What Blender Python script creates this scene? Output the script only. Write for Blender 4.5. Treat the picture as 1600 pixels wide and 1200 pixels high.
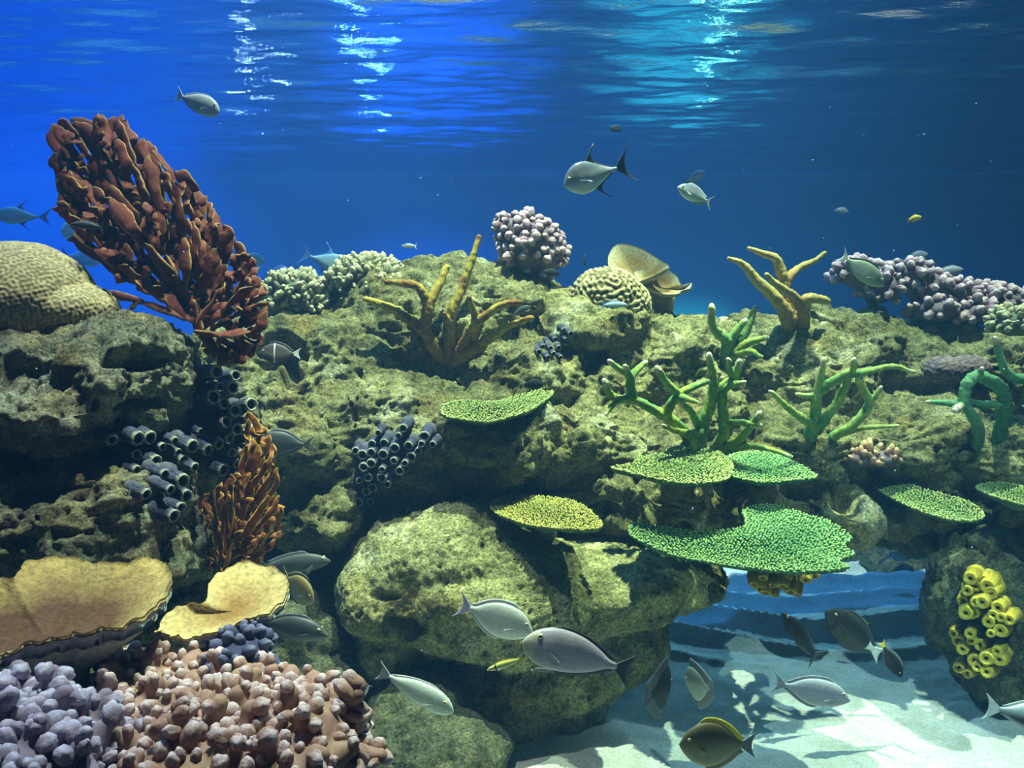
import bpy, bmesh, math, random
import numpy as np
from mathutils import Vector, Matrix

random.seed(7)
rng = np.random.default_rng(7)
for o in list(bpy.data.objects):
    bpy.data.objects.remove(o)
scene = bpy.context.scene
COL = scene.collection

# ------------------------------------------------------------------ camera
F = 1400.0                                   # focal length in pixels of the 1600 x 1200 frame
CAM = Vector((0.0, 0.0, 1.9))
PITCH = math.atan(130.0 / F)
cd = bpy.data.cameras.new('camera')
cd.sensor_width = 36.0
cd.lens = F / 1600.0 * 36.0
cd.clip_end = 100
cam = bpy.data.objects.new('camera', cd)
COL.objects.link(cam)
cam.location = CAM
cam.rotation_euler = (math.pi / 2 - PITCH, 0, 0)
scene.camera = cam
_f = Vector((0, math.cos(PITCH), -math.sin(PITCH)))
_u = Vector((0, math.sin(PITCH), math.cos(PITCH)))


def ray(px, py):
    return Vector(_f + Vector(((px - 800) / F, 0, 0)) + _u * ((600 - py) / F))


def at(px, py, d):
    """world point at distance d (along Y) on the line of sight of a photo pixel"""
    r = ray(px, py)
    return CAM + r * (d / r.y)


# ------------------------------------------------------------------ water (world volume) and lights
w = bpy.data.worlds.new('water')
scene.world = w
w.use_nodes = True
nt = w.node_tree
nt.nodes.clear()
wo = nt.nodes.new('ShaderNodeOutputWorld')
bg = nt.nodes.new('ShaderNodeBackground')
bg.inputs['Color'].default_value = (0.01, 0.05, 0.12, 1)
bg.inputs['Strength'].default_value = 1.0
nt.links.new(bg.outputs[0], wo.inputs['Surface'])
va = nt.nodes.new('ShaderNodeVolumeAbsorption')
va.inputs['Color'].default_value = (0.0, 0.72, 0.92, 1)
va.inputs['Density'].default_value = 0.035
vs = nt.nodes.new('ShaderNodeVolumeScatter')
vs.inputs['Color'].default_value = (0.18, 0.52, 1.0, 1)
vs.inputs['Density'].default_value = 0.018
vs.inputs['Anisotropy'].default_value = 0.0
ad = nt.nodes.new('ShaderNodeAddShader')
nt.links.new(va.outputs[0], ad.inputs[0])
nt.links.new(vs.outputs[0], ad.inputs[1])
nt.links.new(ad.outputs[0], wo.inputs['Volume'])


def spot(name, loc, target, color, watts, cone, blend=0.6, radius=0.06):
    ld = bpy.data.lights.new(name, 'SPOT')
    ld.energy = watts
    ld.color = color
    ld.spot_size = math.radians(cone)
    ld.spot_blend = blend
    ld.shadow_soft_size = radius
    o = bpy.data.objects.new(name, ld)
    COL.objects.link(o)
    o.location = loc
    o.rotation_euler = (Vector(target) - Vector(loc)).to_track_quat('-Z', 'Y').to_euler()
    return o


def area(name, loc, target, color, watts, sx, sy):
    ld = bpy.data.lights.new(name, 'AREA')
    ld.shape = 'RECTANGLE'
    ld.size, ld.size_y = sx, sy
    ld.energy = watts
    ld.color = color
    o = bpy.data.objects.new(name, ld)
    COL.objects.link(o)
    o.location = loc
    o.rotation_euler = (Vector(target) - Vector(loc)).to_track_quat('-Z', 'Y').to_euler()
    return o


# lamps hung above the water; unseen lights added low behind the reef
spot('reef_lamp', (0.3, 3.8, 8.0), (-0.1, 4.1, 1.2), (0.94, 1.0, 0.68), 6600, 42, 0.9, 0.04)
spot('reef_lamp', (2.5, 4.6, 8.0), (1.9, 4.6, 1.3), (0.90, 1.0, 0.66), 5000, 38, 0.9, 0.04)
spot('reef_lamp', (-0.5, 2.7, 7.4), (-1.25, 2.7, 1.1), (1.0, 0.94, 0.84), 2150, 36, 0.9, 0.04)
spot('sand_lamp', (2.2, 0.3, 6.8), (1.95, 3.7, 0.0), (0.66, 0.98, 1.0), 1800, 27, 0.9, 0.04)
spot('sand_lamp', (1.9, 7.0, 7.4), (1.7, 6.3, 0.0), (0.05, 0.32, 1.0), 1500, 40, 0.8, 0.1)
spot('unseen_back_lamp', (1.9, 8.9, 1.3), (1.6, 4.7, 0.0), (0.30, 0.72, 1.0), 900, 36, 1.0, 0.06)  # unseen, added to send blue light under the shelf across the sand
spot('unseen_back_lamp', (-0.85, 6.9, 0.9), (-0.85, 9.2, 1.2), (0.02, 0.2, 1.0), 520, 68, 1.0, 0.06)  # unseen, added to light the hidden wall for blue streaks in the surface
spot('unseen_back_lamp', (1.75, 7.0, 0.9), (1.75, 9.2, 0.95), (0.12, 1.0, 0.62), 420, 54, 1.0, 0.06)  # unseen, added for the teal streaks mirrored in the surface
spot('wall_lamp', (-4.2, 6.4, 7.6), (-4.7, 8.0, 2.0), (0.0, 0.20, 1.0), 3600, 54, 1.0, 0.1)
for _x, _c, _e in ((-2.45, (0.6, 0.9, 1.0), 5), (-1.4, (0.2, 0.55, 1.0), 9), (1.95, (0.3, 1.0, 0.6), 6)):
    _l = bpy.data.lights.new('added_glint_light', 'POINT')          # unseen point lights added behind the reef to glint in the ripples
    _l.energy, _l.color, _l.shadow_soft_size = _e, _c, 0.035
    _o = bpy.data.objects.new('added_glint_light', _l)
    COL.objects.link(_o)
    _o.location = (_x, 8.4, 1.15)
area('fill_light', (-2.6, 6.0, 8.2), (-2.6, 6.0, 0.0), (0.18, 0.48, 1.0), 520, 5.0, 6.0)  # broad soft blue fill added overhead in place of ambient light

scene.view_settings.view_transform = 'Standard'
scene.view_settings.look = 'None'
scene.view_settings.exposure = 0.0
scene.view_settings.gamma = 1.0
scene.view_settings.use_curve_mapping = False
scene.cycles.use_denoising = True
scene.cycles.max_bounces = 5
scene.cycles.diffuse_bounces = 2
scene.cycles.glossy_bounces = 3
scene.cycles.volume_bounces = 1
scene.cycles.transparent_max_bounces = 8
scene.cycles.caustics_reflective = False
scene.cycles.caustics_refractive = False
scene.cycles.sample_clamp_indirect = 4.0

# ------------------------------------------------------------------ noise
def _hash(ix, iy, iz, s):
    h = (ix.astype(np.uint32) * np.uint32(374761393) + iy.astype(np.uint32) * np.uint32(668265263)
         + iz.astype(np.uint32) * np.uint32(2147483647 - 58) + np.uint32((s * 974634777) & 0xffffffff))
    h = (h ^ (h >> np.uint32(13))) * np.uint32(1274126177)
    h = (h ^ (h >> np.uint32(16))) * np.uint32(2246822519)
    return h ^ (h >> np.uint32(15))


def perlin(P, seed=0):
    P = np.asarray(P, dtype=np.float32)
    I = np.floor(P).astype(np.int32)
    f = P - I
    u = f * f * f * (f * (f * 6 - 15) + 10)
    out = np.zeros(len(P), np.float32)
    for dx in (0, 1):
        wx = u[:, 0] if dx else 1 - u[:, 0]
        for dy in (0, 1):
            wy = u[:, 1] if dy else 1 - u[:, 1]
            for dz in (0, 1):
                wz = u[:, 2] if dz else 1 - u[:, 2]
                h = _hash(I[:, 0] + dx, I[:, 1] + dy, I[:, 2] + dz, seed)
                gx = (h & np.uint32(1023)).astype(np.float32) / 511.5 - 1
                gy = ((h >> np.uint32(10)) & np.uint32(1023)).astype(np.float32) / 511.5 - 1
                gz = ((h >> np.uint32(20)) & np.uint32(1023)).astype(np.float32) / 511.5 - 1
                out += wx * wy * wz * (gx * (f[:, 0] - dx) + gy * (f[:, 1] - dy) + gz * (f[:, 2] - dz))
    return out * 1.4


def fbm(P, octv=3, seed=0, gain=0.5, lac=2.03, billow=False):
    P = np.asarray(P, dtype=np.float32)
    a, t, s = 1.0, 0.0, 0.0
    for i in range(octv):
        n = perlin(P + 17.3 * i, seed + i)
        if billow:
            n = np.abs(n) * 2 - 0.5
        t = t + a * n
        s += a
        P = P * lac
        a *= gain
    return t / s


def worley(P, seed=0):
    P = np.asarray(P, dtype=np.float32)
    I = np.floor(P).astype(np.int32)
    best = np.full(len(P), 9.0, np.float32)
    for dx in (-1, 0, 1):
        for dy in (-1, 0, 1):
            for dz in (-1, 0, 1):
                c = I + np.array((dx, dy, dz), np.int32)
                h = _hash(c[:, 0], c[:, 1], c[:, 2], seed)
                q = np.empty_like(P)
                q[:, 0] = (h & np.uint32(1023)) / 1023.0
                q[:, 1] = ((h >> np.uint32(10)) & np.uint32(1023)) / 1023.0
                q[:, 2] = ((h >> np.uint32(20)) & np.uint32(1023)) / 1023.0
                d = c + q - P
                best = np.minimum(best, np.einsum('ij,ij->i', d, d))
    return np.sqrt(best)


def sstep(a, b, x):
    t = np.clip((x - a) / (b - a), 0, 1)
    return t * t * (3 - 2 * t)


# ------------------------------------------------------------------ meshes
class MB:
    """collects vertices, quads, triangles and one float attribute into one mesh"""

    def __init__(self):
        self.V, self.Q, self.T, self.A, self.n = [], [], [], [], 0

    def add(self, V, quads=None, tris=None, attr=None):
        V = np.asarray(V, np.float64).reshape(-1, 3)
        if quads is not None and len(quads):
            self.Q.append(np.asarray(quads, np.int64) + self.n)
        if tris is not None and len(tris):
            self.T.append(np.asarray(tris, np.int64) + self.n)
        self.V.append(V)
        self.A.append(np.zeros(len(V)) if attr is None else np.broadcast_to(np.asarray(attr, float), (len(V),)))
        self.n += len(V)
        return self

    def mesh(self, name, origin=(0, 0, 0), smooth=True):
        V = np.concatenate(self.V) - np.array(origin)
        Q = np.concatenate(self.Q) if self.Q else np.zeros((0, 4), np.int64)
        T = np.concatenate(self.T) if self.T else np.zeros((0, 3), np.int64)
        me = bpy.data.meshes.new(name)
        me.vertices.add(len(V))
        me.vertices.foreach_set('co', V.astype(np.float32).ravel())
        nl = Q.size + T.size
        me.loops.add(nl)
        me.loops.foreach_set('vertex_index', np.concatenate((Q.ravel(), T.ravel())).astype(np.int32))
        me.polygons.add(len(Q) + len(T))
        starts = np.concatenate((np.arange(len(Q)) * 4, Q.size + np.arange(len(T)) * 3)).astype(np.int32)
        me.polygons.foreach_set('loop_start', starts)
        me.polygons.foreach_set('use_smooth', np.full(len(Q) + len(T), smooth))
        me.update(calc_edges=True)
        a = me.attributes.new('tip', 'FLOAT', 'POINT')
        a.data.foreach_set('value', np.concatenate(self.A).astype(np.float32))
        return me


def put(name, me, m, parent=None, loc=(0, 0, 0)):
    o = bpy.data.objects.new(name, me)
    COL.objects.link(o)
    if m is not None and not me.materials:
        me.materials.append(m)
    if parent is not None:
        o.parent = parent
    o.location = loc
    return o


def tag(o, label=None, cat=None, group=None, kind=None):
    if label:
        o['label'] = label
    if cat:
        o['category'] = cat
    if group:
        o['group'] = group
    if kind:
        o['kind'] = kind
    return o


def thing(name, label, cat, loc, group=None):
    o = bpy.data.objects.new(name, None)
    COL.objects.link(o)
    o.empty_display_size = 0.05
    o.location = loc
    return tag(o, label, cat, group)


def spline(pts, n):
    """Catmull-Rom through pts (any dimension), n samples"""
    P = np.asarray(pts, float)
    if len(P) == 2:
        return P[0] + (P[1] - P[0]) * np.linspace(0, 1, n)[:, None]
    E = np.vstack((2 * P[0] - P[1], P, 2 * P[-1] - P[-2]))
    t = np.linspace(0, len(P) - 1 - 1e-9, n)
    i = t.astype(int)
    u = (t - i)[:, None]
    a, b, c, d = E[i], E[i + 1], E[i + 2], E[i + 3]
    return 0.5 * (2 * b + (c - a) * u + (2 * a - 5 * b + 4 * c - d) * u ** 2 + (3 * b - a - 3 * c + d) * u ** 3)


def grid_quads(n, m, wrap=False):
    """quads of an n x m vertex grid; wrap closes the second direction"""
    i = np.arange(n - 1)[:, None]
    j = np.arange(m if wrap else m - 1)[None, :]
    k = (j + 1) % m
    a, b, c, d = i * m + j, i * m + k, (i + 1) * m + k, (i + 1) * m + j
    return np.stack([np.broadcast_to(x, a.shape).ravel() for x in (a, b, c, d)], 1)


def tube(mb, pts, rad, sides=8, flat=None, ratio=1.0, bump=0.0, freq=30.0, seed=0, attr=None, cap0=True, cap1=True, edge=0.0):
    """a round or flattened tapering tube with rounded ends; flat is the direction it is thin in"""
    P = np.asarray(pts, float)
    R = np.asarray(rad, float)
    A = np.linspace(0, 1, len(P)) if attr is None else np.asarray(attr, float)
    T = np.gradient(P, axis=0)
    T /= np.linalg.norm(T, axis=1)[:, None] + 1e-12
    if cap1:
        e, r = P[-1], R[-1]
        P = np.vstack((P, e + T[-1] * r * 0.55, e + T[-1] * r * 0.88))
        R = np.append(R, (r * 0.8, r * 0.38))
        T = np.vstack((T, T[-1], T[-1]))
        A = np.append(A, (A[-1], A[-1]))
    n = len(P)
    if flat is not None:
        N = np.tile(np.asarray(flat, float), (n, 1))
        N -= T * np.sum(N * T, 1)[:, None]
        N /= np.linalg.norm(N, axis=1)[:, None] + 1e-12
        B = np.cross(T, N)
    else:
        N = np.zeros((n, 3))
        v = np.array((0.31, -0.84, 0.45))
        v = v - T[0] * v.dot(T[0])
        for i in range(n):
            v = v - T[i] * v.dot(T[i])
            v /= np.linalg.norm(v) + 1e-12
            N[i] = v
        B = np.cross(T, N)
    th = np.linspace(0, 2 * math.pi, sides, endpoint=False)
    ring = np.cos(th)[None, :, None] * B[:, None, :] + ratio * np.sin(th)[None, :, None] * N[:, None, :]
    V = P[:, None, :] + R[:, None, None] * ring
    if bump:
        k = 1 + bump * fbm(V.reshape(-1, 3) * freq, 2, seed).reshape(n, sides)
        V = P[:, None, :] + R[:, None, None] * k[:, :, None] * ring
    V = V.reshape(-1, 3)
    V = np.vstack((V, P[-1] + T[-1] * R[-1] * 0.25, P[0]))
    q = grid_quads(n, sides, True)
    j = np.arange(sides)
    top = n * sides
    tr = []
    if cap1:
        tr.append(np.stack(((n - 1) * sides + j, (n - 1) * sides + (j + 1) % sides, np.full(sides, top)), 1))
    if cap0:
        tr.append(np.stack(((j + 1) % sides, j, np.full(sides, top + 1)), 1))
    AA = np.repeat(A, sides)
    if edge:
        AA = np.maximum(AA, edge * np.tile(np.abs(np.cos(th)) ** 5, n))
    mb.add(V, q, np.concatenate(tr) if tr else None, np.concatenate((AA, (A[-1], A[0]))))


def ico(sub=3):
    bm = bmesh.new()
    bmesh.ops.create_icosphere(bm, subdivisions=sub, radius=1.0)
    V = np.array([v.co[:] for v in bm.verts])
    T = np.array([[v.index for v in f.verts] for f in bm.faces])
    bm.free()
    return V, T


ICO = {k: ico(k) for k in (1, 2, 3, 4, 5)}


# ------------------------------------------------------------------ materials
MATS = {}


def new_mat(name):
    m = bpy.data.materials.new(name)
    m.use_nodes = True
    t = m.node_tree
    b = t.nodes['Principled BSDF']
    b.inputs['Roughness'].default_value = 0.85
    b.inputs['Specular IOR Level'].default_value = 0.2
    MATS[name] = m
    return m, t, b


def nd(t, kind, **kw):
    n = t.nodes.new(kind)
    for k, v in kw.items():
        if k in n.inputs.keys():
            n.inputs[k].default_value = v
        else:
            setattr(n, k, v)
    return n


def ramp(t, stops, src):
    r = t.nodes.new('ShaderNodeValToRGB')
    el = r.color_ramp.elements
    while len(el) < len(stops):
        el.new(0.5)
    for e, (p, c) in zip(el, stops):
        e.position = p
        e.color = (*c, 1)
    t.links.new(src, r.inputs[0])
    return r.outputs[0]


def mixc(t, a, b, fac, mode='MIX'):
    m = t.nodes.new('ShaderNodeMix')
    m.data_type = 'RGBA'
    m.blend_type = mode
    for s, v in ((m.inputs[0], fac), (m.inputs[6], a), (m.inputs[7], b)):
        if isinstance(v, (tuple, list)):
            s.default_value = (*v, 1)
        elif isinstance(v, (int, float)):
            s.default_value = v
        else:
            t.links.new(v, s)
    return m.outputs[2]


def noise_node(t, scale, detail=4, rough=0.55, vec=None, stretch=None):
    n = nd(t, 'ShaderNodeTexNoise', Scale=scale, Detail=detail, Roughness=rough)
    if vec is None:
        vec = t.nodes.new('ShaderNodeTexCoord').outputs['Object']
    if stretch:
        mp = t.nodes.new('ShaderNodeMapping')
        mp.inputs['Scale'].default_value = stretch
        t.links.new(vec, mp.inputs[0])
        vec = mp.outputs[0]
    t.links.new(vec, n.inputs['Vector'])
    return n.outputs[0]


def bump(t, b, height, strength, dist):
    n = nd(t, 'ShaderNodeBump', Strength=strength, Distance=dist)
    t.links.new(height, n.inputs['Height'])
    if b.inputs['Normal'].links:
        t.links.new(b.inputs['Normal'].links[0].from_socket, n.inputs['Normal'])
    t.links.new(n.outputs[0], b.inputs['Normal'])


def rock_mat(name, dark, mid, pale, ochre, scale=1.0, rough=0.6):
    m, t, b = new_mat(name)
    tc = t.nodes.new('ShaderNodeTexCoord').outputs['Object']
    big = noise_node(t, 2.2 * scale, 6, 0.62, tc)
    grain = noise_node(t, 85 * scale, 4, 0.75, tc)
    och = noise_node(t, 3.6 * scale, 6, 0.65, tc)
    blot = noise_node(t, 12 * scale, 5, 0.7, tc)
    c = ramp(t, ((0.32, dark), (0.5, mid), (0.58, tuple(x * 1.15 for x in mid)), (0.72, pale)), big)
    f = ramp(t, ((0.5, (0, 0, 0)), (0.66, (0.85, 0.85, 0.85))), och)
    c = mixc(t, c, ochre, f)
    c = mixc(t, c, ramp(t, ((0.36, (0.45, 0.46, 0.42)), (0.5, (1, 1, 1)), (0.64, (1.45, 1.45, 1.4))), blot), 1.0, 'MULTIPLY')
    g = ramp(t, ((0.34, (0.25, 0.26, 0.24)), (0.48, (0.8, 0.8, 0.78)), (0.56, (1.1, 1.1, 1.08)), (0.68, (1.8, 1.8, 1.75))), grain)
    c = mixc(t, c, g, 1.0, 'MULTIPLY')
    t.links.new(c, b.inputs['Base Color'])
    b.inputs['Roughness'].default_value = 0.9
    vo = nd(t, 'ShaderNodeTexVoronoi', Scale=42 * scale)
    t.links.new(tc, vo.inputs['Vector'])
    pit = ramp(t, ((0.0, (0, 0, 0)), (0.30, (1, 1, 1))), vo.outputs['Distance'])
    bump(t, b, pit, rough, 0.022)
    bump(t, b, grain, rough * 1.2, 0.02)
    return m


def coral_mat(name, base, tip, spread=(0.3, 1.0), speck=60, speck_amt=0.35, bmp=0.4, bdist=0.006, patch=None):
    """body colour that turns into the tip colour along the attribute 'tip'"""
    m, t, b = new_mat(name)
    a = nd(t, 'ShaderNodeAttribute', attribute_name='tip')
    tc = t.nodes.new('ShaderNodeTexCoord').outputs['Object']
    c = ramp(t, ((spread[0], base), (spread[1], tip)), a.outputs['Fac'])
    if patch:
        pf = ramp(t, ((0.48, (0, 0, 0)), (0.62, (1, 1, 1))), noise_node(t, 9, 4, 0.6, tc))
        c = mixc(t, c, patch, pf)
    n = noise_node(t, speck, 5, 0.65, tc)
    g = ramp(t, ((0.32, (1 - speck_amt,) * 3), (0.68, (1 + speck_amt,) * 3)), n)
    c = mixc(t, c, g, 1.0, 'MULTIPLY')
    t.links.new(c, b.inputs['Base Color'])
    bump(t, b, n, bmp, bdist)
    return m

# ------------------------------------------------------------------ the tank
SURF = 3.19
m, t, b = new_mat('painted_wall')
n = noise_node(t, 0.6, 3, 0.5)
t.links.new(ramp(t, ((0.3, (0.08, 0.23, 0.52)), (0.7, (0.10, 0.27, 0.58))), n), b.inputs['Base Color'])
b.inputs['Roughness'].default_value = 1.0


def panel(name, p0, p1, p2, p3, th):
    """a thick slab whose inner face is p0..p3"""
    P = [Vector(p) for p in (p0, p1, p2, p3)]
    nrm = (P[1] - P[0]).cross(P[3] - P[0]).normalized()
    V = [tuple(p) for p in P] + [tuple(p - nrm * th) for p in P]
    q = [(0, 1, 2, 3), (7, 6, 5, 4), (0, 4, 5, 1), (1, 5, 6, 2), (2, 6, 7, 3), (3, 7, 4, 0)]
    o = put(name, MB().add(V, q).mesh(name, smooth=False), MATS['painted_wall'])
    return tag(o, kind='structure')


panel('wall_back', (-6.6, 9.2, -0.3), (6.6, 9.2, -0.3), (6.6, 9.2, 3.6), (-6.6, 9.2, 3.6), 0.2)
panel('wall_left', (-6.6, -0.5, -0.3), (-6.6, 9.2, -0.3), (-6.6, 9.2, 3.6), (-6.6, -0.5, 3.6), 0.2)
panel('wall_right', (6.6, 9.2, -0.3), (6.6, -0.5, -0.3), (6.6, -0.5, 3.6), (6.6, 9.2, 3.6), 0.2)

# sand bed with low ripples
xs = np.concatenate((np.arange(-6.6, -0.2, 0.12), np.arange(-0.2, 3.6, 0.022), np.arange(3.6, 6.7, 0.12)))
ys = np.concatenate((np.arange(-0.5, 3.0, 0.12), np.arange(3.0, 7.6, 0.022), np.arange(7.6, 9.3, 0.12)))
X, Y = np.meshgrid(xs, ys, indexing='ij')
P = np.stack((X.ravel(), Y.ravel(), np.zeros(X.size)), 1)
z = 0.05 * fbm(P * (0.9, 0.9, 1), 3, 3)
warp = 0.35 * perlin(P * 0.8, 8) + 0.10 * X.ravel()
ph = (P[:, 1] + warp) * 2 * math.pi / 0.36
far = sstep(4.3, 5.2, P[:, 1])
z += far * 0.075 * (1 - np.abs(np.sin(ph / 2))) ** 2  # far crests shaped to catch light as the pale caustic bands
z += 0.012 * fbm(P * 7, 3, 5, billow=True) * (1 - 0.5 * far)
z += 0.004 * perlin(P * 30, 9)
P[:, 2] = z
m, t, b = new_mat('sand')
tc = t.nodes.new('ShaderNodeTexCoord').outputs['Object']
n1 = noise_node(t, 90, 4, 0.7, tc)
n2 = noise_node(t, 5, 4, 0.6, tc)
c = ramp(t, ((0.3, (0.30, 0.33, 0.31)), (0.7, (0.60, 0.62, 0.58))), n1)
c = mixc(t, c, ramp(t, ((0.35, (0.75, 0.76, 0.72)), (0.6, (1, 1, 1))), n2), 1.0, 'MULTIPLY')
t.links.new(c, b.inputs['Base Color'])
b.inputs['Roughness'].default_value = 1.0
bump(t, b, n1, 0.5, 0.01)
o = put('floor', MB().add(P, grid_quads(len(xs), len(ys))).mesh('floor'), m)
tag(o, 'pale sand bed with low ripples', kind='structure')

# rippled water surface seen from below
xs = np.arange(-6.6, 6.61, 0.06)
ys = np.concatenate((np.arange(0.0, 3.0, 0.1), np.arange(3.0, 9.21, 0.026)))
X, Y = np.meshgrid(xs, ys, indexing='ij')
x, y = X.ravel(), Y.ravel()
z = np.zeros(x.size)
r2 = np.random.default_rng(3)
for k in range(26):
    lam = 0.09 * (1.09 ** k)
    a = r2.normal(math.pi / 2, 0.42)
    z += 0.0052 * lam ** 0.9 * np.sin((x * math.cos(a) + y * math.sin(a)) * 2 * math.pi / lam + r2.random() * 6.28)
P = np.stack((x, y, SURF + z), 1)
m, t, b = new_mat('water_surface')
t.nodes.remove(b)
gl = nd(t, 'ShaderNodeBsdfGlossy', Roughness=0.03)
gl.inputs['Color'].default_value = (0.82, 0.93, 1.0, 1)
tr = nd(t, 'ShaderNodeBsdfTransparent')
lw = nd(t, 'ShaderNodeLayerWeight', Blend=0.5)
mx = t.nodes.new('ShaderNodeMixShader')
rp = ramp(t, ((0.25, (0, 0, 0)), (0.55, (1, 1, 1))), lw.outputs['Facing'])
t.links.new(rp, mx.inputs[0])
t.links.new(tr.outputs[0], mx.inputs[1])
t.links.new(gl.outputs[0], mx.inputs[2])
bn = nd(t, 'ShaderNodeBump', Strength=0.5, Distance=0.01)
t.links.new(noise_node(t, 11, 4, 0.6, None, (0.8, 2.4, 1.0)), bn.inputs['Height'])
t.links.new(bn.outputs[0], gl.inputs['Normal'])
t.links.new(mx.outputs[0], t.nodes['Material Output'].inputs['Surface'])
o = put('water_surface', MB().add(P, grid_quads(len(xs), len(ys))[:, ::-1]).mesh('water_surface'), m)
tag(o, 'rippled water surface seen from below', kind='structure')

# ------------------------------------------------------------------ rocks
rock_mat('reef_rock', (0.075, 0.08, 0.032), (0.215, 0.205, 0.09), (0.50, 0.51, 0.36), (0.20, 0.15, 0.04))
rock_mat('porous_rock', (0.07, 0.08, 0.05), (0.24, 0.24, 0.16), (0.52, 0.53, 0.44), (0.24, 0.18, 0.06), 1.25, 0.8)
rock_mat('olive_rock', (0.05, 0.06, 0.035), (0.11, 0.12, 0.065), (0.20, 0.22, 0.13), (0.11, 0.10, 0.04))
rock_mat('boulder_rock', (0.12, 0.125, 0.045), (0.30, 0.295, 0.125), (0.54, 0.54, 0.36), (0.25, 0.20, 0.05))
ROCKS = []


def merged(blobs, voxel, smooth=6, wob=0.16, seed=0, extra=()):
    """ellipsoids (px, py, distance, half width px, half height px, half depth m) fused into one skin"""
    V0, T0 = ICO[4]
    mb = MB()
    for (px, py, d, rx, ry, rd) in blobs:
        c = np.array(at(px, py, d))
        S = np.array((rx * d / F, rd, ry * d / F))
        U = V0 * (1 + wob * fbm(V0 * 1.7 + c, 2, seed + int(px)))[:, None]
        mb.add(c + U * S, None, T0)
    for (c, r) in extra:
        mb.add(np.array(c) + ICO[2][0] * r, None, ICO[2][1])
    me = mb.mesh('merged')
    o = bpy.data.objects.new('merged', me)
    COL.objects.link(o)
    rm = o.modifiers.new('r', 'REMESH')
    rm.mode = 'VOXEL'
    rm.voxel_size = voxel
    sm = o.modifiers.new('s', 'SMOOTH')
    sm.iterations = smooth
    ev = o.evaluated_get(bpy.context.evaluated_depsgraph_get())
    em = ev.to_mesh()
    nv = len(em.vertices)
    V = np.empty(nv * 3, np.float32)
    em.vertices.foreach_get('co', V)
    N = np.empty(nv * 3, np.float32)
    em.vertex_normals.foreach_get('vector', N)
    L = np.empty(len(em.loops), np.int32)
    em.loops.foreach_get('vertex_index', L)
    Q = L.reshape(-1, 4).copy()
    ev.to_mesh_clear()
    bpy.data.objects.remove(o)
    bpy.data.meshes.remove(me)
    return V.reshape(-1, 3), N.reshape(-1, 3), Q


def rock(name, label, blobs, material, voxel=0.012, big=0.09, mid=0.035, pit=0.02, pitscale=13, carve=(), seed=0, strata=0.0):
    V, N, Q = merged(blobs, voxel, 6, 0.16, seed)
    D = big * fbm(V * 2.1, 2, seed + 11, billow=True) + 1.05 * mid * fbm(V * 5.2, 3, seed + 23, billow=True) + 0.25 * mid * fbm(V * 19, 2, seed + 29)
    if strata:
        S = V * np.array((3.0, 3.0, 20.0), np.float32)
        D += strata * fbm(S, 3, seed + 5, billow=True)
    if pit:
        mask = sstep(-0.15, 0.2, perlin(V * 3.1, seed + 40))
        wv = worley(V * 1.5 * pitscale + 0.5 * perlin(V * 9, seed + 4)[:, None], seed + 31)
        D -= pit * (1 - sstep(0.10, 0.34, wv)) * mask
        D += pit * 0.5 * fbm(V * 34, 2, seed + 77)
        w2 = worley(V * 2.6 * pitscale, seed + 37)
        D -= pit * 0.7 * (1 - sstep(0.12, 0.30, w2)) * sstep(-0.05, 0.3, perlin(V * 2.3 + 9, seed + 41))
    for (px, py, d, rx, ry, rd, depth) in carve:
        c = np.array(at(px, py, d))
        q = (V - c) / np.array((rx * d / F, rd, ry * d / F))
        D -= depth * (1 - sstep(0.6, 1.0, np.linalg.norm(q, axis=1) + 0.5 * fbm(V * 11, 2, seed + 90)))
    V = V + N * D[:, None]
    base = np.array((V[:, 0].mean(), V[:, 1].mean(), V[:, 2].min()))
    me2 = MB().add(V, Q).mesh(name, base)
    o = put(name, me2, MATS[material], loc=base)
    tag(o, label, 'rock')
    ROCKS.append(o)
    return o


rock('porous_boulder', 'pitted pale boulder under the tan dome coral and red fan', [
    (40, 590, 3.25, 170, 105, .45), (200, 585, 3.2, 100, 95, .38), (110, 640, 3.1, 150, 80, .40), (262, 610, 3.3, 42, 95, .28),
    (-120, 600, 3.2, 160, 120, .45)],
    'porous_rock', 0.009, 0.06, 0.06, 0.04, 11, [(218, 560, 2.95, 40, 20, .25, .14), (220, 640, 2.9, 40, 14, .2, .05), (110, 690, 2.85, 70, 22, .2, .08)], 1)
rock('dark_boulder', 'dark craggy boulder between the pitted boulder and the tan plates', [
    (30, 800, 3.02, 190, 118, .42), (190, 800, 3.02, 110, 105, .40), (270, 850, 3.1, 55, 75, .3), (130, 745, 3.2, 150, 60, .35),
    (325, 740, 3.45, 70, 90, .25), (110, 940, 3.4, 250, 110, .36), (330, 660, 3.5, 40, 90, .2)],
    'porous_rock', 0.010, 0.10, 0.06, 0.025, 13, [(60, 722, 2.75, 130, 16, .25, .08), (250, 930, 2.9, 70, 30, .2, .08)], 2, 0.03)
rock('reef_slope', 'broad weathered rock slope carrying the yellow staghorn coral', [
    (640, 530, 5.0, 190, 118, .55), (520, 590, 4.75, 150, 115, .5), (770, 500, 5.15, 130, 95, .55), (470, 700, 4.3, 110, 140, .45),
    (620, 690, 4.4, 150, 120, .45), (760, 680, 4.35, 125, 85, .42), (500, 800, 4.1, 95, 60, .33), (690, 440, 5.3, 100, 45, .4), (850, 500, 5.1, 80, 60, .4),
    (820, 600, 4.7, 110, 80, .4), (380, 640, 4.6, 110, 140, .4), (450, 520, 5.0, 70, 70, .35)],
    'reef_rock', 0.0105, 0.09, 0.05, 0.026, 12, [(455, 545, 4.5, 50, 34, .4, .18), (475, 575, 4.3, 40, 12, .3, .06), (635, 490, 4.5, 10, 22, .3, .08), (720, 745, 3.95, 90, 14, .3, .07)], 3, 0.02)
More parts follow.
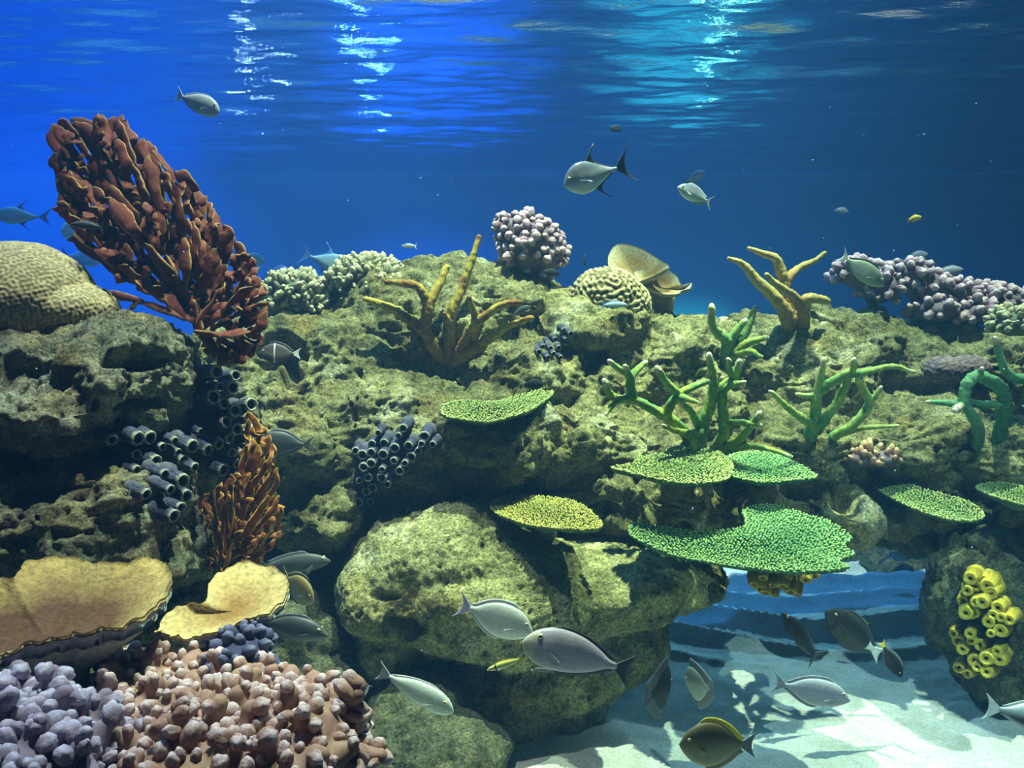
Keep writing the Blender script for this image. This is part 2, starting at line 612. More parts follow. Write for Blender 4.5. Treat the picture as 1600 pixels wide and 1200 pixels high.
rock('overhanging_boulder', 'big smooth boulder leaning over the sand in the middle of the reef', [
    (700, 880, 4.0, 150, 102, .46), (610, 925, 3.9, 88, 72, .34), (770, 930, 3.95, 180, 110, .48), (930, 905, 4.15, 165, 75, .48),
    (1040, 905, 4.35, 95, 48, .40), (860, 1020, 4.05, 130, 95, .40), (770, 1130, 4.0, 120, 110, .36), (610, 1000, 3.9, 52, 72, .28), (960, 985, 4.2, 90, 80, .35), (860, 1100, 4.05, 90, 80, .3)],
    'boulder_rock', 0.010, 0.035, 0.013, 0.026, 13, [(625, 992, 3.55, 42, 26, .25, .2), (725, 1060, 3.6, 70, 34, .3, .10), (590, 938, 3.55, 40, 6, .3, .02)], 4)
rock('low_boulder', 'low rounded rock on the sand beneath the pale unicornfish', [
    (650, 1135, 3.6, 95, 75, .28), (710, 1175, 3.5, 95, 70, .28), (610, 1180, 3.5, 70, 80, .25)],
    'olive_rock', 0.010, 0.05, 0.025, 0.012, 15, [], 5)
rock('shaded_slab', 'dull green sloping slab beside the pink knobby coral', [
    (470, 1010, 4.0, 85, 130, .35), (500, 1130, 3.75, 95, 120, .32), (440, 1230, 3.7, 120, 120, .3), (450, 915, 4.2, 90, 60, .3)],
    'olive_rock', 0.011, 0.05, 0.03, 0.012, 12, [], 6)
rock('middle_reef', 'tumbled rocks below the maze coral around the green staghorn', [
    (930, 520, 5.0, 110, 60, .45), (1040, 580, 5.0, 120, 85, .5), (960, 610, 4.75, 85, 60, .36), (900, 690, 4.45, 90, 80, .38), (1000, 690, 4.55, 110, 70, .4),
    (960, 770, 4.35, 110, 60, .38), (1060, 770, 4.45, 70, 75, .36), (1090, 660, 4.75, 90, 80, .4), (1130, 560, 5.1, 70, 60, .4), (980, 650, 4.6, 60, 40, .3), (900, 800, 4.5, 110, 60, .35), (1010, 850, 4.5, 110, 50, .3)],
    'reef_rock', 0.0095, 0.12, 0.06, 0.028, 12, [(1000, 800, 3.95, 80, 40, .3, .1)], 7, 0.02)
rock('bridge_reef', 'long rock shelf arching over the sand below the mauve corals', [
    (1220, 600, 5.05, 120, 95, .5), (1310, 570, 5.2, 120, 90, .5), (1460, 590, 5.2, 160, 85, .5), (1600, 590, 5.1, 150, 90, .5), (1250, 700, 4.65, 140, 80, .42),
    (1400, 690, 4.7, 150, 85, .45), (1560, 710, 4.65, 150, 85, .42), (1290, 790, 4.5, 70, 50, .33), (1190, 790, 4.6, 80, 50, .33), (1420, 780, 4.65, 120, 45, .35),
    (1560, 800, 4.6, 130, 50, .33), (1290, 600, 4.85, 90, 80, .4), (1140, 780, 4.75, 80, 70, .3), (1500, 830, 4.9, 150, 40, .25), (1740, 620, 5.1, 140, 110, .5), (1720, 740, 4.75, 140, 90, .45)],
    'reef_rock', 0.0105, 0.12, 0.055, 0.028, 12, [(1330, 790, 4.1, 26, 30, .3, .1)], 8, 0.025)
rock('upright_boulder', 'dark upright boulder bearing the yellow sponge column', [
    (1535, 950, 4.25, 92, 105, .36), (1610, 1000, 4.15, 130, 140, .38), (1565, 1050, 4.15, 75, 70, .28), (1570, 870, 4.3, 80, 60, .3)],
    'olive_rock', 0.010, 0.07, 0.04, 0.02, 14, [], 9)
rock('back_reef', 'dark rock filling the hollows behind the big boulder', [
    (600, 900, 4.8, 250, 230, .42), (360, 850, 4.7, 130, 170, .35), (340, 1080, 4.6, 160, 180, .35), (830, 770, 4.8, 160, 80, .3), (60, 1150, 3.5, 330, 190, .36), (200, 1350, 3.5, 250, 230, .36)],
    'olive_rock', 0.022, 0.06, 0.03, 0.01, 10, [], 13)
rock('distant_rocks', 'hazy bluish rock on the sand seen under the shelf', [
    (1400, 895, 6.3, 75, 60, .4), (1432, 850, 6.4, 26, 40, .25), (1340, 890, 6.5, 60, 55, .35), (1450, 920, 6.2, 50, 50, .3)],
    'olive_rock', 0.016, 0.09, 0.05, 0.02, 10, [], 10)

bpy.context.view_layer.update()
DG = bpy.context.evaluated_depsgraph_get()


def cast(o0, dr, only=None):
    best = None
    for r in (only or ROCKS):
        ok, p, nrm, _ = r.ray_cast(o0 - r.location, dr, depsgraph=DG)
        if ok:
            p = p + r.location
            dist = (p - o0).length
            if best is None or dist < best[2]:
                best = (p, nrm, dist)
    return best


def hit(px, py, default=4.5):
    """where the line of sight of a photo pixel meets the rocks"""
    h = cast(CAM, ray(px, py).normalized())
    if h is None:
        return at(px, py, default), Vector((0, -0.7, 0.7))
    return h[0], h[1]

# ------------------------------------------------------------------ corals: domes and mazes
def blob_coral(name, label, cat, blobs, material, voxel, pattern, seed=0):
    V, N, Q = merged(blobs, voxel, 5, 0.06, seed)
    D, A = pattern(V)
    base = np.array((V[:, 0].mean(), V[:, 1].mean(), V[:, 2].min()))
    o = put(name, MB().add(V + N * D[:, None], Q, attr=A).mesh(name, base), MATS[material], loc=base)
    return tag(o, label, cat)


def maze(lam, amp, seed, sharp=1.6, nw=26):
    """winding ridges: many waves of one length in all directions"""
    r = np.random.default_rng(seed)
    K = r.normal(size=(nw, 3))
    K *= (2 * math.pi / lam) / np.linalg.norm(K, axis=1)[:, None]
    ph = r.random(nw) * 6.283

    def f(V):
        g = np.zeros(len(V))
        for k, p in zip(K, ph):
            g += np.cos(V @ k + p)
        g = np.tanh(sharp * g / math.sqrt(nw / 2))
        return amp * g, g * 0.5 + 0.5
    return f


coral_mat('dome_tan', (0.17, 0.14, 0.07), (0.36, 0.31, 0.165), (0.1, 0.9), 30, 0.2, 0.2, 0.004)
coral_mat('maze_tan', (0.12, 0.10, 0.04), (0.38, 0.33, 0.18), (0.2, 0.8), 50, 0.25, 0.3, 0.004)
coral_mat('mauve_brown', (0.10, 0.07, 0.08), (0.24, 0.17, 0.17), (0.2, 0.9), 90, 0.3, 0.5, 0.004)
blob_coral('dome_coral', 'smooth tan dome coral with fine ridges on the pitted boulder', 'coral',
           [(35, 475, 3.3, 108, 96, .28), (120, 485, 3.3, 58, 44, .2), (-50, 480, 3.3, 110, 80, .26)], 'dome_tan', 0.0046, maze(0.0150, 0.0018, 1, 1.2), 1)
blob_coral('maze_coral', 'round tan maze coral with winding ridges on the reef crest', 'coral',
           [(948, 467, 4.85, 58, 50, .2), (985, 480, 4.85, 32, 42, .16)], 'maze_tan', 0.005, maze(0.027, 0.005, 5, 1.8), 2)
p, _n = hit(1490, 585)
blob_coral('mound_coral', 'dull mauve brown mound coral on the shelf near the right edge', 'coral',
           [(1475, 580, p.y + .02, 36, 24, .12), (1512, 576, p.y + .02, 34, 22, .12)], 'mauve_brown', 0.008, maze(0.022, 0.003, 9, 1.2), 3)
p, _n = hit(1140, 512)
blob_coral('green_mound', 'small teal green knob of coral behind the reef crest', 'coral',
           [(1135, 508, p.y + .25, 24, 12, .12)], 'green_plate_rim' if 'green_plate_rim' in MATS else 'maze_tan', 0.01, maze(0.05, 0.008, 11, 1.2), 3)


# ------------------------------------------------------------------ plates and tables
def ray_plane(px, py, p0, n):
    r = ray(px, py)
    return CAM + r * ((p0 - CAM).dot(n) / r.dot(n))


def outline(poly, p0, n, cnt):
    """closed outline of photo points laid on a tilted plane, as plane coordinates"""
    ex = Vector((1, 0, 0)) - n * n.x
    ex.normalize()
    ey = n.cross(ex)
    W = [ray_plane(x, y, p0, n) - p0 for x, y in poly]
    P = np.array([(v.dot(ex), v.dot(ey)) for v in W])
    P = np.vstack((P, P[:1]))
    k = len(P)
    E = np.vstack((P[-2], P, P[1]))
    tt = np.linspace(0, k - 1 - 1e-9, cnt, endpoint=False)
    i = tt.astype(int)
    u = (tt - i)[:, None]
    a, b, c, d = E[i], E[i + 1], E[i + 2], E[i + 3]
    C = 0.5 * (2 * b + (c - a) * u + (2 * a - 5 * b + 4 * c - d) * u ** 2 + (3 * b - a - 3 * c + d) * u ** 3)
    return C, np.array(ex), np.array(ey)


def inside(C, Q):
    x, y = Q[:, 0], Q[:, 1]
    r = np.zeros(len(Q), bool)
    j = len(C) - 1
    for i in range(len(C)):
        c = (C[i, 1] > y) != (C[j, 1] > y)
        with np.errstate(divide='ignore', invalid='ignore'):
            xx = (C[j, 0] - C[i, 0]) * (y - C[i, 1]) / (C[j, 1] - C[i, 1]) + C[i, 0]
        r ^= c & (x < xx)
        j = i
    return r


def edge_dist(C, Q):
    d = np.full(len(Q), 9.0)
    for i in range(len(C)):
        a, b = C[i], C[(i + 1) % len(C)]
        ab = b - a
        t = np.clip(((Q - a) @ ab) / (ab @ ab + 1e-12), 0, 1)
        d = np.minimum(d, np.linalg.norm(Q - a - t[:, None] * ab, axis=1))
    return d


def dish(C, ex, ey, n, p0, centre, sink, thick, rim_noise=0.0, rings=12, seed=0, foot=0.0):
    """a plate with an upper and a lower face; sink lowers the middle, foot deepens the underside"""
    cnt = len(C)
    rho = np.linspace(0, 1, rings) ** 0.8
    c = np.asarray(centre)
    G = c + rho[:, None, None] * (C - c)[None]
    W = np.array(p0) + G[..., :1] * ex + G[..., 1:] * ey
    nn = np.array(n)
    wob = 0.012 * fbm(W.reshape(-1, 3) * 6, 2, seed).reshape(rings, cnt)
    top = -sink * (1 - rho ** 1.7)[:, None] + wob
    if rim_noise:
        top = top + rim_noise * (rho ** 4)[:, None] * fbm(W.reshape(-1, 3) * 26, 2, seed + 3).reshape(rings, cnt)
    low = top - thick - foot * (1 - rho)[:, None] ** 1.5
    low[-1] = top[-1] - thick
    Vt = (W + top[..., None] * nn).reshape(-1, 3)
    Vl = (W + low[..., None] * nn).reshape(-1, 3)
    q = grid_quads(rings, cnt, True)
    o = rings * cnt
    j = np.arange(cnt)
    side = np.stack((o - cnt + j, 2 * o - cnt + j, 2 * o - cnt + (j + 1) % cnt, o - cnt + (j + 1) % cnt), 1)
    mb = MB()
    A = np.repeat(rho, cnt)
    mb.add(np.vstack((Vt, Vl)), np.vstack((q, q[:, ::-1] + o, side)), None, np.concatenate((A, A)))
    return mb, top


coral_mat('tan_plate', (0.105, 0.052, 0.025), (0.44, 0.33, 0.12), (0.5, 1.0), 70, 0.35, 0.6, 0.008)  # brown centre, darkened further for the shade inside the dish
coral_mat('tan_plate_pale', (0.22, 0.12, 0.035), (0.48, 0.38, 0.16), (0.15, 0.95), 70, 0.35, 0.6, 0.008)
coral_mat('grey_plate', (0.22, 0.16, 0.05), (0.36, 0.34, 0.22), (0.6, 1.0), 60, 0.3, 0.4, 0.006)
coral_mat('plate_under', (0.16, 0.17, 0.16), (0.34, 0.36, 0.34), (0.3, 1.0), 60, 0.35, 0.6, 0.01)


def plate(name, label, poly, p0, n, sink, thick, material, centre_px=None, foot=0.12, stalk=None, seed=0, under='plate_under', rn=0.02, jit_amt=0.022):
    n = Vector(n).normalized()
    C, ex, ey = outline(poly, p0, n, 150)
    rr = np.random.default_rng(seed)
    jit = rr.normal(size=len(C))
    jit = (jit + np.roll(jit, 1) + np.roll(jit, 2)) / 3
    C = C * (1 + jit_amt * jit[:, None])
    if centre_px:
        v = ray_plane(*centre_px, p0, n) - p0
        c = np.array((v.dot(Vector(ex)), v.dot(Vector(ey))))
    else:
        c = C.mean(0)
    mb, _t = dish(C, ex, ey, n, p0, c, sink, 0.012, rn, 22, seed)
    cw = np.array(p0) + c[0] * ex + c[1] * ey
    base = Vector(cw) - n * (sink + thick + foot)
    root = thing(name, label, 'coral', base)
    put('plate', mb.mesh('plate', base), MATS[material], root)
    mb2, _t = dish(C * 0.985 + c * 0.015, ex, ey, n, np.array(p0) - np.array(n) * 0.010, c, sink, thick, rn, 14, seed, foot)
    put('underside', mb2.mesh('underside', base), MATS[under], root)
    if stalk is None:
        a = cw - np.array(n) * (sink + .02)
        b_ = a + np.array((0, .06, -.42))
        mb3 = MB()
        tube(mb3, spline((a, a * .5 + b_ * .5, b_), 8), (.12, .10, .09, .08, .07, .07, .07, .07) * np.array(.9), 16, bump=0.15, freq=9)
        put('stalk', mb3.mesh('stalk', base), MATS[under], root)
    else:
        mb3 = MB()
        a, b_ = cw - np.array(n) * (sink + foot * .5), np.array(stalk)
        pts = spline((a, (a * .6 + b_ * .4) - np.array((0, 0, .03)), b_), 8)
        tube(mb3, pts, np.linspace(0.09, 0.13, 8), 14, bump=0.2, freq=9)
        put('stalk', mb3.mesh('stalk', base), MATS[under], root)
    return root


PL = [(-150, 925), (-80, 910), (-10, 900), (22, 902), (32, 886), (60, 874), (110, 868), (155, 881), (200, 878), (240, 872), (262, 886), (267, 905), (256, 932),
      (226, 957), (182, 978), (148, 984), (100, 990), (50, 1005), (0, 1018), (-80, 1030), (-170, 1010), (-190, 960)]
plate('plate_coral', 'wide tan plate coral at the left edge above lilac knobs', PL, at(120, 880, 2.54), (0.02, -0.22, 1), 0.10, 0.035, 'tan_plate',
      (70, 955), 0.10, None, 1)
PL = [(243, 985), (262, 960), (290, 945), (320, 940), (330, 905), (350, 890), (390, 878), (425, 885), (447, 900), (450, 920), (436, 945), (400, 965),
      (350, 983), (300, 992), (262, 992)]
plate('plate_coral', 'smaller yellow tan plate coral touching the dark boulder', PL, at(390, 880, 2.86), (-0.10, -0.28, 1), 0.05, 0.02, 'tan_plate_pale',
      (360, 935), 0.07, None, 2)
PL = [(951, 415), (952, 395), (965, 382), (990, 384), (1012, 393), (1032, 407), (1045, 416), (1030, 425), (1005, 436), (990, 440), (970, 428)]
plate('bowl_coral', 'upper dish of the olive bowl coral behind the maze coral', PL, at(1000, 412, 5.05), (-0.25, -0.62, 0.75), 0.11, 0.012, 'grey_plate',
      (992, 412), 0.05, at(1000, 470, 5.2), 3, 'grey_plate', 0.004, 0.006)
PL = [(992, 424), (1015, 417), (1040, 420), (1056, 430), (1066, 445), (1080, 441), (1078, 450), (1066, 453), (1058, 459), (1036, 459), (1012, 450), (998, 438)]
plate('bowl_coral', 'lower dish of the olive bowl coral behind the maze coral', PL, at(1035, 440, 4.98), (-0.2, -0.62, 0.75), 0.08, 0.012, 'grey_plate',
      (1028, 432), 0.05, at(1015, 480, 5.15), 4, 'grey_plate', 0.004, 0.006)

KN = []
for k in range(3):
    s_ = 6
    th_ = np.linspace(0, 2 * math.pi, s_, endpoint=False) + k
    lv = ((0, 1.0), (0.55, 0.95), (0.9, 0.6))
    V_ = np.vstack([np.stack((r_ * np.cos(th_), r_ * np.sin(th_), np.full(s_, h_)), 1) for h_, r_ in lv] + [np.array([(0, 0, 1.0)])])
    Q_ = grid_quads(3, s_, True)
    T_ = np.stack((2 * s_ + np.arange(s_), 2 * s_ + (np.arange(s_) + 1) % s_, np.full(s_, 3 * s_)), 1)
    A_ = np.array([0.0] * s_ + [0.3] * s_ + [0.85] * s_ + [1.0])
    KN.append((V_, Q_, T_, A_))


def table(label, poly, back_px, tilt, lift, tips, body, spacing_px=5.6, seed=0, stalk_px=None, roll=0.0, dd=0.0):
    """table coral: a thin lobed disc bristling with short upright knobs"""
    p, _ = hit(*back_px)
    p0 = at(back_px[0], back_px[1], p.y + dd)
    n = Vector((roll, -tilt, 1)).normalized()
    C, ex, ey = outline(poly, p0, n, 140)
    c = C.mean(0)
    mb, _t = dish(C, ex, ey, n, p0, c, 0.012, 0.012, 0.0, 9, seed, 0.06)
    cw = np.array(p0) + c[0] * ex + c[1] * ey
    sp = Vector(stalk_px) if stalk_px is not None else None
    foot = np.array(hit(*back_px)[0]) + np.array((0, 0.06, -0.16))
    base = Vector(foot)
    root = thing('table_coral', label, 'coral', base)
    put('disc', mb.mesh('disc', base), MATS[body], root)
    mb3 = MB()
    a = cw - np.array(n) * 0.04
    tube(mb3, spline((a, a * .5 + foot * .5 - np.array((0, 0, .05)), foot), 8), np.linspace(0.04, 0.08, 8), 12, bump=0.2, freq=12)
    put('stalk', mb3.mesh('stalk', base), MATS['olive_rock'], root)
    d0 = p0.y
    sp = spacing_px * d0 / F
    rr = np.random.default_rng(seed + 50)
    lo, hi = C.min(0), C.max(0)
    gx, gy = np.meshgrid(np.arange(lo[0], hi[0], sp), np.arange(lo[1], hi[1], sp * 0.87), indexing='ij')
    gx = gx + (np.arange(gx.shape[1]) % 2)[None, :] * sp * 0.5
    G = np.stack((gx.ravel(), gy.ravel()), 1) + rr.uniform(-.28, .28, (gx.size, 2)) * sp
    ed_ring = C[::1] + rr.uniform(-.3, .3, (len(C), 2)) * sp
    G = np.vstack((G[inside(C, G)], ed_ring))
    ed = edge_dist(C, G)
    nn = np.array(n)
    mk = MB()
    rel = np.clip(ed / (0.35 * (hi - lo).min() + 1e-6), 0, 1)
    for i in range(len(G)):
        V_, Q_, T_, A_ = KN[i % 3]
        r_ = sp * rr.uniform(.36, .46)
        h_ = sp * rr.uniform(.85, 1.4)
        out = (G[i] - c)
        out = out / (np.linalg.norm(out) + 1e-9)
        lean = (1 - rel[i]) * 0.75 + 0.1 * rr.normal()
        od = out[0] * ex + out[1] * ey
        ax = nn + lean * od
        ax /= np.linalg.norm(ax)
        e1 = np.cross(ax, (0.3, 0.9, 0.1))
        e1 /= np.linalg.norm(e1)
        e2 = np.cross(ax, e1)
        q0 = np.array(p0) + G[i, 0] * ex + G[i, 1] * ey - nn * (0.012 * (rel[i] ** .7))
        W = q0 + r_ * (V_[:, :1] * e1 + V_[:, 1:2] * e2) + h_ * V_[:, 2:] * ax
        mk.add(W, Q_, T_, A_ * (0.5 + 0.5 * (1 - rel[i])))
    o = put('branchlets', mk.mesh('branchlets', base), MATS[tips], root)
    o['kind'] = 'stuff'
    return root


coral_mat('green_table', (0.035, 0.13, 0.03), (0.46, 0.47, 0.17), (0.1, 0.95), 40, 0.3, 0.2, 0.003)
coral_mat('lime_table', (0.10, 0.13, 0.02), (0.54, 0.48, 0.13), (0.1, 0.9), 40, 0.3, 0.2, 0.003)
coral_mat('emerald_table', (0.012, 0.13, 0.05), (0.37, 0.47, 0.16), (0.15, 1.0), 40, 0.3, 0.2, 0.003)
coral_mat('green_under', (0.06, 0.14, 0.06), (0.10, 0.20, 0.09), (0.2, 1.0), 40, 0.3, 0.3, 0.005)
table('curved green table coral jutting from the slope below the yellow staghorn',
      [(692, 645), (700, 633), (730, 628), (770, 631), (800, 623), (840, 612), (860, 612), (858, 622), (832, 640), (800, 652), (762, 661), (722, 657), (698, 652)],
      (775, 628), 0.22, 0, 'green_table', 'green_under', 4.7, 1, roll=0.10, dd=-.12)
table('yellow green table coral on the overhanging boulder',
      [(770, 791), (790, 779), (840, 778), (890, 785), (918, 800), (938, 820), (930, 828), (880, 828), (830, 822), (790, 809), (772, 799)],
      (850, 780), 0.10, 0, 'lime_table', 'green_under', 4.7, 2, roll=-.10, dd=-.24)
table('bright green table coral below the big green staghorn',
      [(958, 732), (990, 726), (1006, 713), (1036, 712), (1050, 702), (1080, 700), (1112, 706), (1134, 718), (1142, 732), (1136, 748), (1110, 755), (1060, 756), (1010, 746), (975, 738)],
      (1060, 702), 0.16, 0, 'green_table', 'green_under', 4.7, 3, dd=-.04)
table('shaded green table coral tucked beside the bright one',
      [(1138, 718), (1165, 709), (1205, 711), (1240, 725), (1272, 745), (1255, 750), (1200, 755), (1160, 750), (1142, 742)],
      (1200, 712), 0.12, 0, 'emerald_table', 'green_under', 4.7, 4, dd=-.05)
table('largest emerald table coral overhanging the blue sand',
      [(985, 826), (1000, 820), (1040, 826), (1085, 832), (1122, 832), (1158, 828), (1166, 815), (1162, 802), (1180, 793), (1215, 793), (1250, 805), (1290, 815),
       (1326, 840), (1316, 854), (1331, 868), (1308, 878), (1322, 888), (1280, 893), (1220, 893), (1170, 888), (1110, 880), (1050, 868), (1012, 852), (990, 840)],
      (1200, 796), 0.24, 0, 'emerald_table', 'green_under', 5.0, 5, roll=-.04, dd=-.36)
table('sloping green table coral under the shelf at the right',
      [(1352, 741), (1370, 738), (1400, 749), (1440, 766), (1490, 779), (1520, 791), (1536, 806), (1520, 815), (1480, 812), (1430, 796), (1380, 771), (1356, 751)],
      (1440, 766), 0.10, 0, 'green_table', 'green_under', 4.7, 6, roll=-.24, dd=-.14)
table('green table coral cut off by the right edge',
      [(1530, 762), (1560, 757), (1600, 763), (1650, 772), (1660, 795), (1600, 790), (1560, 779), (1535, 769)],
      (1590, 762), 0.10, 0, 'green_table', 'green_under', 4.7, 7, roll=-.1, dd=-.12)

# ------------------------------------------------------------------ staghorns: every branch traced in depth
coral_mat('yellow_staghorn', (0.26, 0.15, 0.035), (0.42, 0.34, 0.055), (0.0, 0.5), 55, 0.35, 0.6, 0.008, patch=(0.28, 0.13, 0.04))
coral_mat('tan_staghorn', (0.28, 0.13, 0.035), (0.36, 0.29, 0.09), (0.0, 0.5), 55, 0.3, 0.5, 0.008)
coral_mat('green_staghorn', (0.075, 0.19, 0.06), (0.20, 0.33, 0.10), (0.0, 0.8), 60, 0.35, 0.5, 0.006, patch=(0.25, 0.32, 0.05))
coral_mat('lime_staghorn', (0.08, 0.22, 0.06), (0.34, 0.40, 0.11), (0.1, 0.9), 60, 0.35, 0.5, 0.006, patch=(0.23, 0.30, 0.06))
coral_mat('teal_staghorn', (0.06, 0.18, 0.09), (0.14, 0.30, 0.14), (0.0, 0.9), 60, 0.35, 0.5, 0.006)
coral_mat('staghorn_tip', (0.40, 0.34, 0.22), (0.72, 0.60, 0.48), (0.2, 1.0), 60, 0.2, 0.3, 0.004)


def staghorn(label, base_px, branches, material, group=None, tips=True, bmp=0.22, thick=1.0, name='staghorn_coral', d=None):
    """branches: (points (px, py, metres towards the viewer), radius px at start, at end)"""
    p = hit(*base_px)[0] if d is None else at(*base_px, d)
    d0 = p.y
    root = thing(name, label, 'coral', p)
    for i, (pts, r0, r1, *bare) in enumerate(branches):
        W = [tuple(at(q[0], q[1], d0 - (q[2] if len(q) > 2 else 0.05))) for q in pts]
        ln = sum(math.dist(W[k], W[k + 1]) for k in range(len(W) - 1))
        n = max(8, int(ln / 0.009))
        S = spline(W, n)
        S[1:-1] += 0.004 * np.stack([perlin(S[1:-1] * 14 + 31 * k, i) for k in range(3)], 1)
        R = np.linspace(r0, r1, n) * d0 / F * thick
        mb = MB()
        tube(mb, S, R, 14, bump=bmp * 1.7, freq=62, seed=i)
        br = put('branch', mb.mesh('branch', p), MATS[material], root)
        if tips and not bare:
            mt = MB()
            k = max(2, n // 9)
            e = S[-1] + (S[-1] - S[-2]) / np.linalg.norm(S[-1] - S[-2]) * R[-1] * 0.5
            tube(mt, np.vstack((S[-k:], e)), np.append(R[-k:] * 1.04, R[-1] * .8), 10, bump=0.15, freq=40, seed=i, cap0=False)
            put('tip', mt.mesh('tip', p), MATS['staghorn_tip'], br)
    return root


staghorn('yellow staghorn coral with spreading arms on the central slope', (705, 556), [
    ([(704, 562, -.03), (683, 548, .06), (661, 516, .12), (621, 487, .16), (588, 473, .2), (570, 467, .22)], 12, 4),
    ([(662, 518, .12), (667, 492, .16), (666, 470, .17), (652, 448, .18), (630, 443, .2), (604, 441, .22)], 10, 4),
    ([(668, 480, .16), (680, 455, .13), (692, 433, .10), (698, 418, .08)], 8, 5),
    ([(702, 560, 0), (703, 538, .05), (706, 490, .08), (723, 445, .06), (738, 405, .04), (748, 370, .02)], 12, 4),
    ([(712, 562, 0), (722, 548, .08), (737, 516, .16), (751, 499, .20), (783, 477, .24), (812, 472, .26)], 11, 4),
    ([(742, 508, .17), (741, 490, .2), (733, 465, .24)], 7, 4),
    ([(712, 563, .02), (728, 552, .10), (763, 530, .18), (797, 507, .24), (831, 497, .28)], 12, 4),
    ([(700, 505, .08), (694, 490, .14)], 6, 3)],
    'yellow_staghorn', tips=False, bmp=0.3)
staghorn('tan yellow staghorn coral standing against the dark blue water', (1238, 512), [
    ([(1240, 520, -.05), (1232, 500, .02), (1218, 473, .05), (1181, 436, .08), (1160, 413, .1), (1139, 404, .12)], 15, 3),
    ([(1230, 495, .0), (1224, 460, .02), (1222, 431, .03), (1212, 405, .04), (1192, 396, .05), (1170, 388, .06)], 13, 3),
    ([(1224, 445, .03), (1236, 430, .0), (1249, 419, -.03), (1272, 408, -.06), (1289, 395, -.08)], 8, 3),
    ([(1252, 480, .08), (1238, 462, .14), (1221, 450, .18), (1206, 438, .2), (1197, 429, .22)], 9, 3),
    ([(1254, 515, .0), (1256, 490, .06), (1260, 468, .1), (1275, 467, .1), (1292, 471, .06)], 11, 6)],
    'tan_staghorn', tips=False, bmp=0.2)
staghorn('green staghorn coral with a long arm reaching left above the table', (1098, 700), [
    ([(1092, 704, -.05), (1097, 666, .08), (1112, 623, .12), (1114, 590, .14), (1108, 556, .16)], 12, 5),
    ([(1120, 705, -.03), (1131, 668, .08), (1129, 609, .12), (1148, 590, .15), (1155, 566, .18)], 10, 5),
    ([(1147, 592, .15), (1140, 578, .17), (1138, 563, .2)], 6, 4),
    ([(1129, 610, .12), (1148, 600, .18), (1163, 597, .22)], 7, 3),
    ([(1080, 690, .05), (1058, 664, .12), (1038, 650, .16), (995, 626, .2), (964, 623, .22), (950, 612, .24), (945, 597, .26)], 9, 5),
    ([(988, 622, .2), (985, 600, .22), (983, 586, .23), (968, 577, .25), (953, 565, .28)], 8, 4),
    ([(984, 592, .22), (994, 580, .2), (1008, 567, .17)], 7, 4),
    ([(982, 588, .23), (977, 573, .28)], 6, 4),
    ([(964, 624, .22), (955, 635, .26), (947, 647, .30)], 6, 2.5),
    ([(1040, 650, .16), (1050, 628, .2), (1060, 617, .22), (1042, 598, .25), (1028, 577, .28)], 8, 5),
    ([(1060, 617, .22), (1082, 605, .2), (1107, 596, .16)], 7, 4),
    ([(1058, 618, .22), (1075, 624, .27), (1088, 628, .3)], 6, 3),
    ([(1096, 672, .08), (1080, 645, .16), (1066, 630, .22)], 7, 4),
    ([(1100, 676, .1), (1068, 676, .16), (1037, 665, .2)], 8, 3),
    ([(1076, 678, .16), (1083, 690, .16), (1084, 704, .14)], 6, 5),
    ([(1128, 700, .02), (1152, 690, .1), (1168, 672, .16), (1187, 646, .22)], 9, 4),
    ([(1130, 702, .04), (1160, 697, .12), (1192, 699, .2), (1235, 713, .26)], 7, 3),
    ([(1133, 660, .08), (1160, 660, .16), (1188, 664, .22)], 6, 3)],
    'green_staghorn')
staghorn('smaller green staghorn coral on the crest above the long armed one', (1135, 565), [
    ([(1133, 600, -.03), (1130, 565, .05), (1136, 536, .1), (1122, 520, .13), (1113, 505, .15), (1112, 480, .17)], 11, 5),
    ([(1136, 545, .08), (1148, 521, .1), (1163, 503, .12)], 9, 5),
    ([(1140, 548, .08), (1162, 522, .06), (1172, 502, .05), (1180, 481, .05)], 10, 4),
    ([(1136, 560, .06), (1166, 537, .12), (1197, 528, .16)], 10, 4),
    ([(1150, 552, .1), (1172, 549, .14), (1189, 557, .18)], 7, 3)],
    'green_staghorn')
staghorn('yellow green staghorn coral with upright antlers on the right shelf', (1285, 685), [
    ([(1264, 690, -.04), (1274, 645, .1), (1279, 602, .14), (1287, 563, .18)], 11, 4),
    ([(1270, 660, .08), (1252, 653, .14), (1228, 634, .2), (1204, 612, .24)], 8, 3),
    ([(1281, 612, .13), (1302, 596, .16), (1322, 584, .2), (1333, 578, .22), (1334, 563, .26)], 8, 4),
    ([(1324, 584, .2), (1350, 582, .18), (1391, 573, .16), (1428, 581, .16)], 7, 3),
    ([(1300, 684, 0), (1330, 666, .08), (1357, 634, .12), (1350, 612, .14), (1342, 592, .17)], 8, 6),
    ([(1280, 668, .08), (1296, 645, .12), (1309, 628, .13), (1323, 597, .16), (1327, 584, .18)], 8, 6),
    ([(1278, 616, .13), (1262, 618, .12), (1246, 616, .1)], 5, 3),
    ([(1322, 675, .05), (1355, 668, .08), (1402, 665, .1)], 5, 2.5),
    ([(1352, 640, .12), (1364, 622, .14), (1376, 606, .15)], 5, 3)],
    'lime_staghorn')
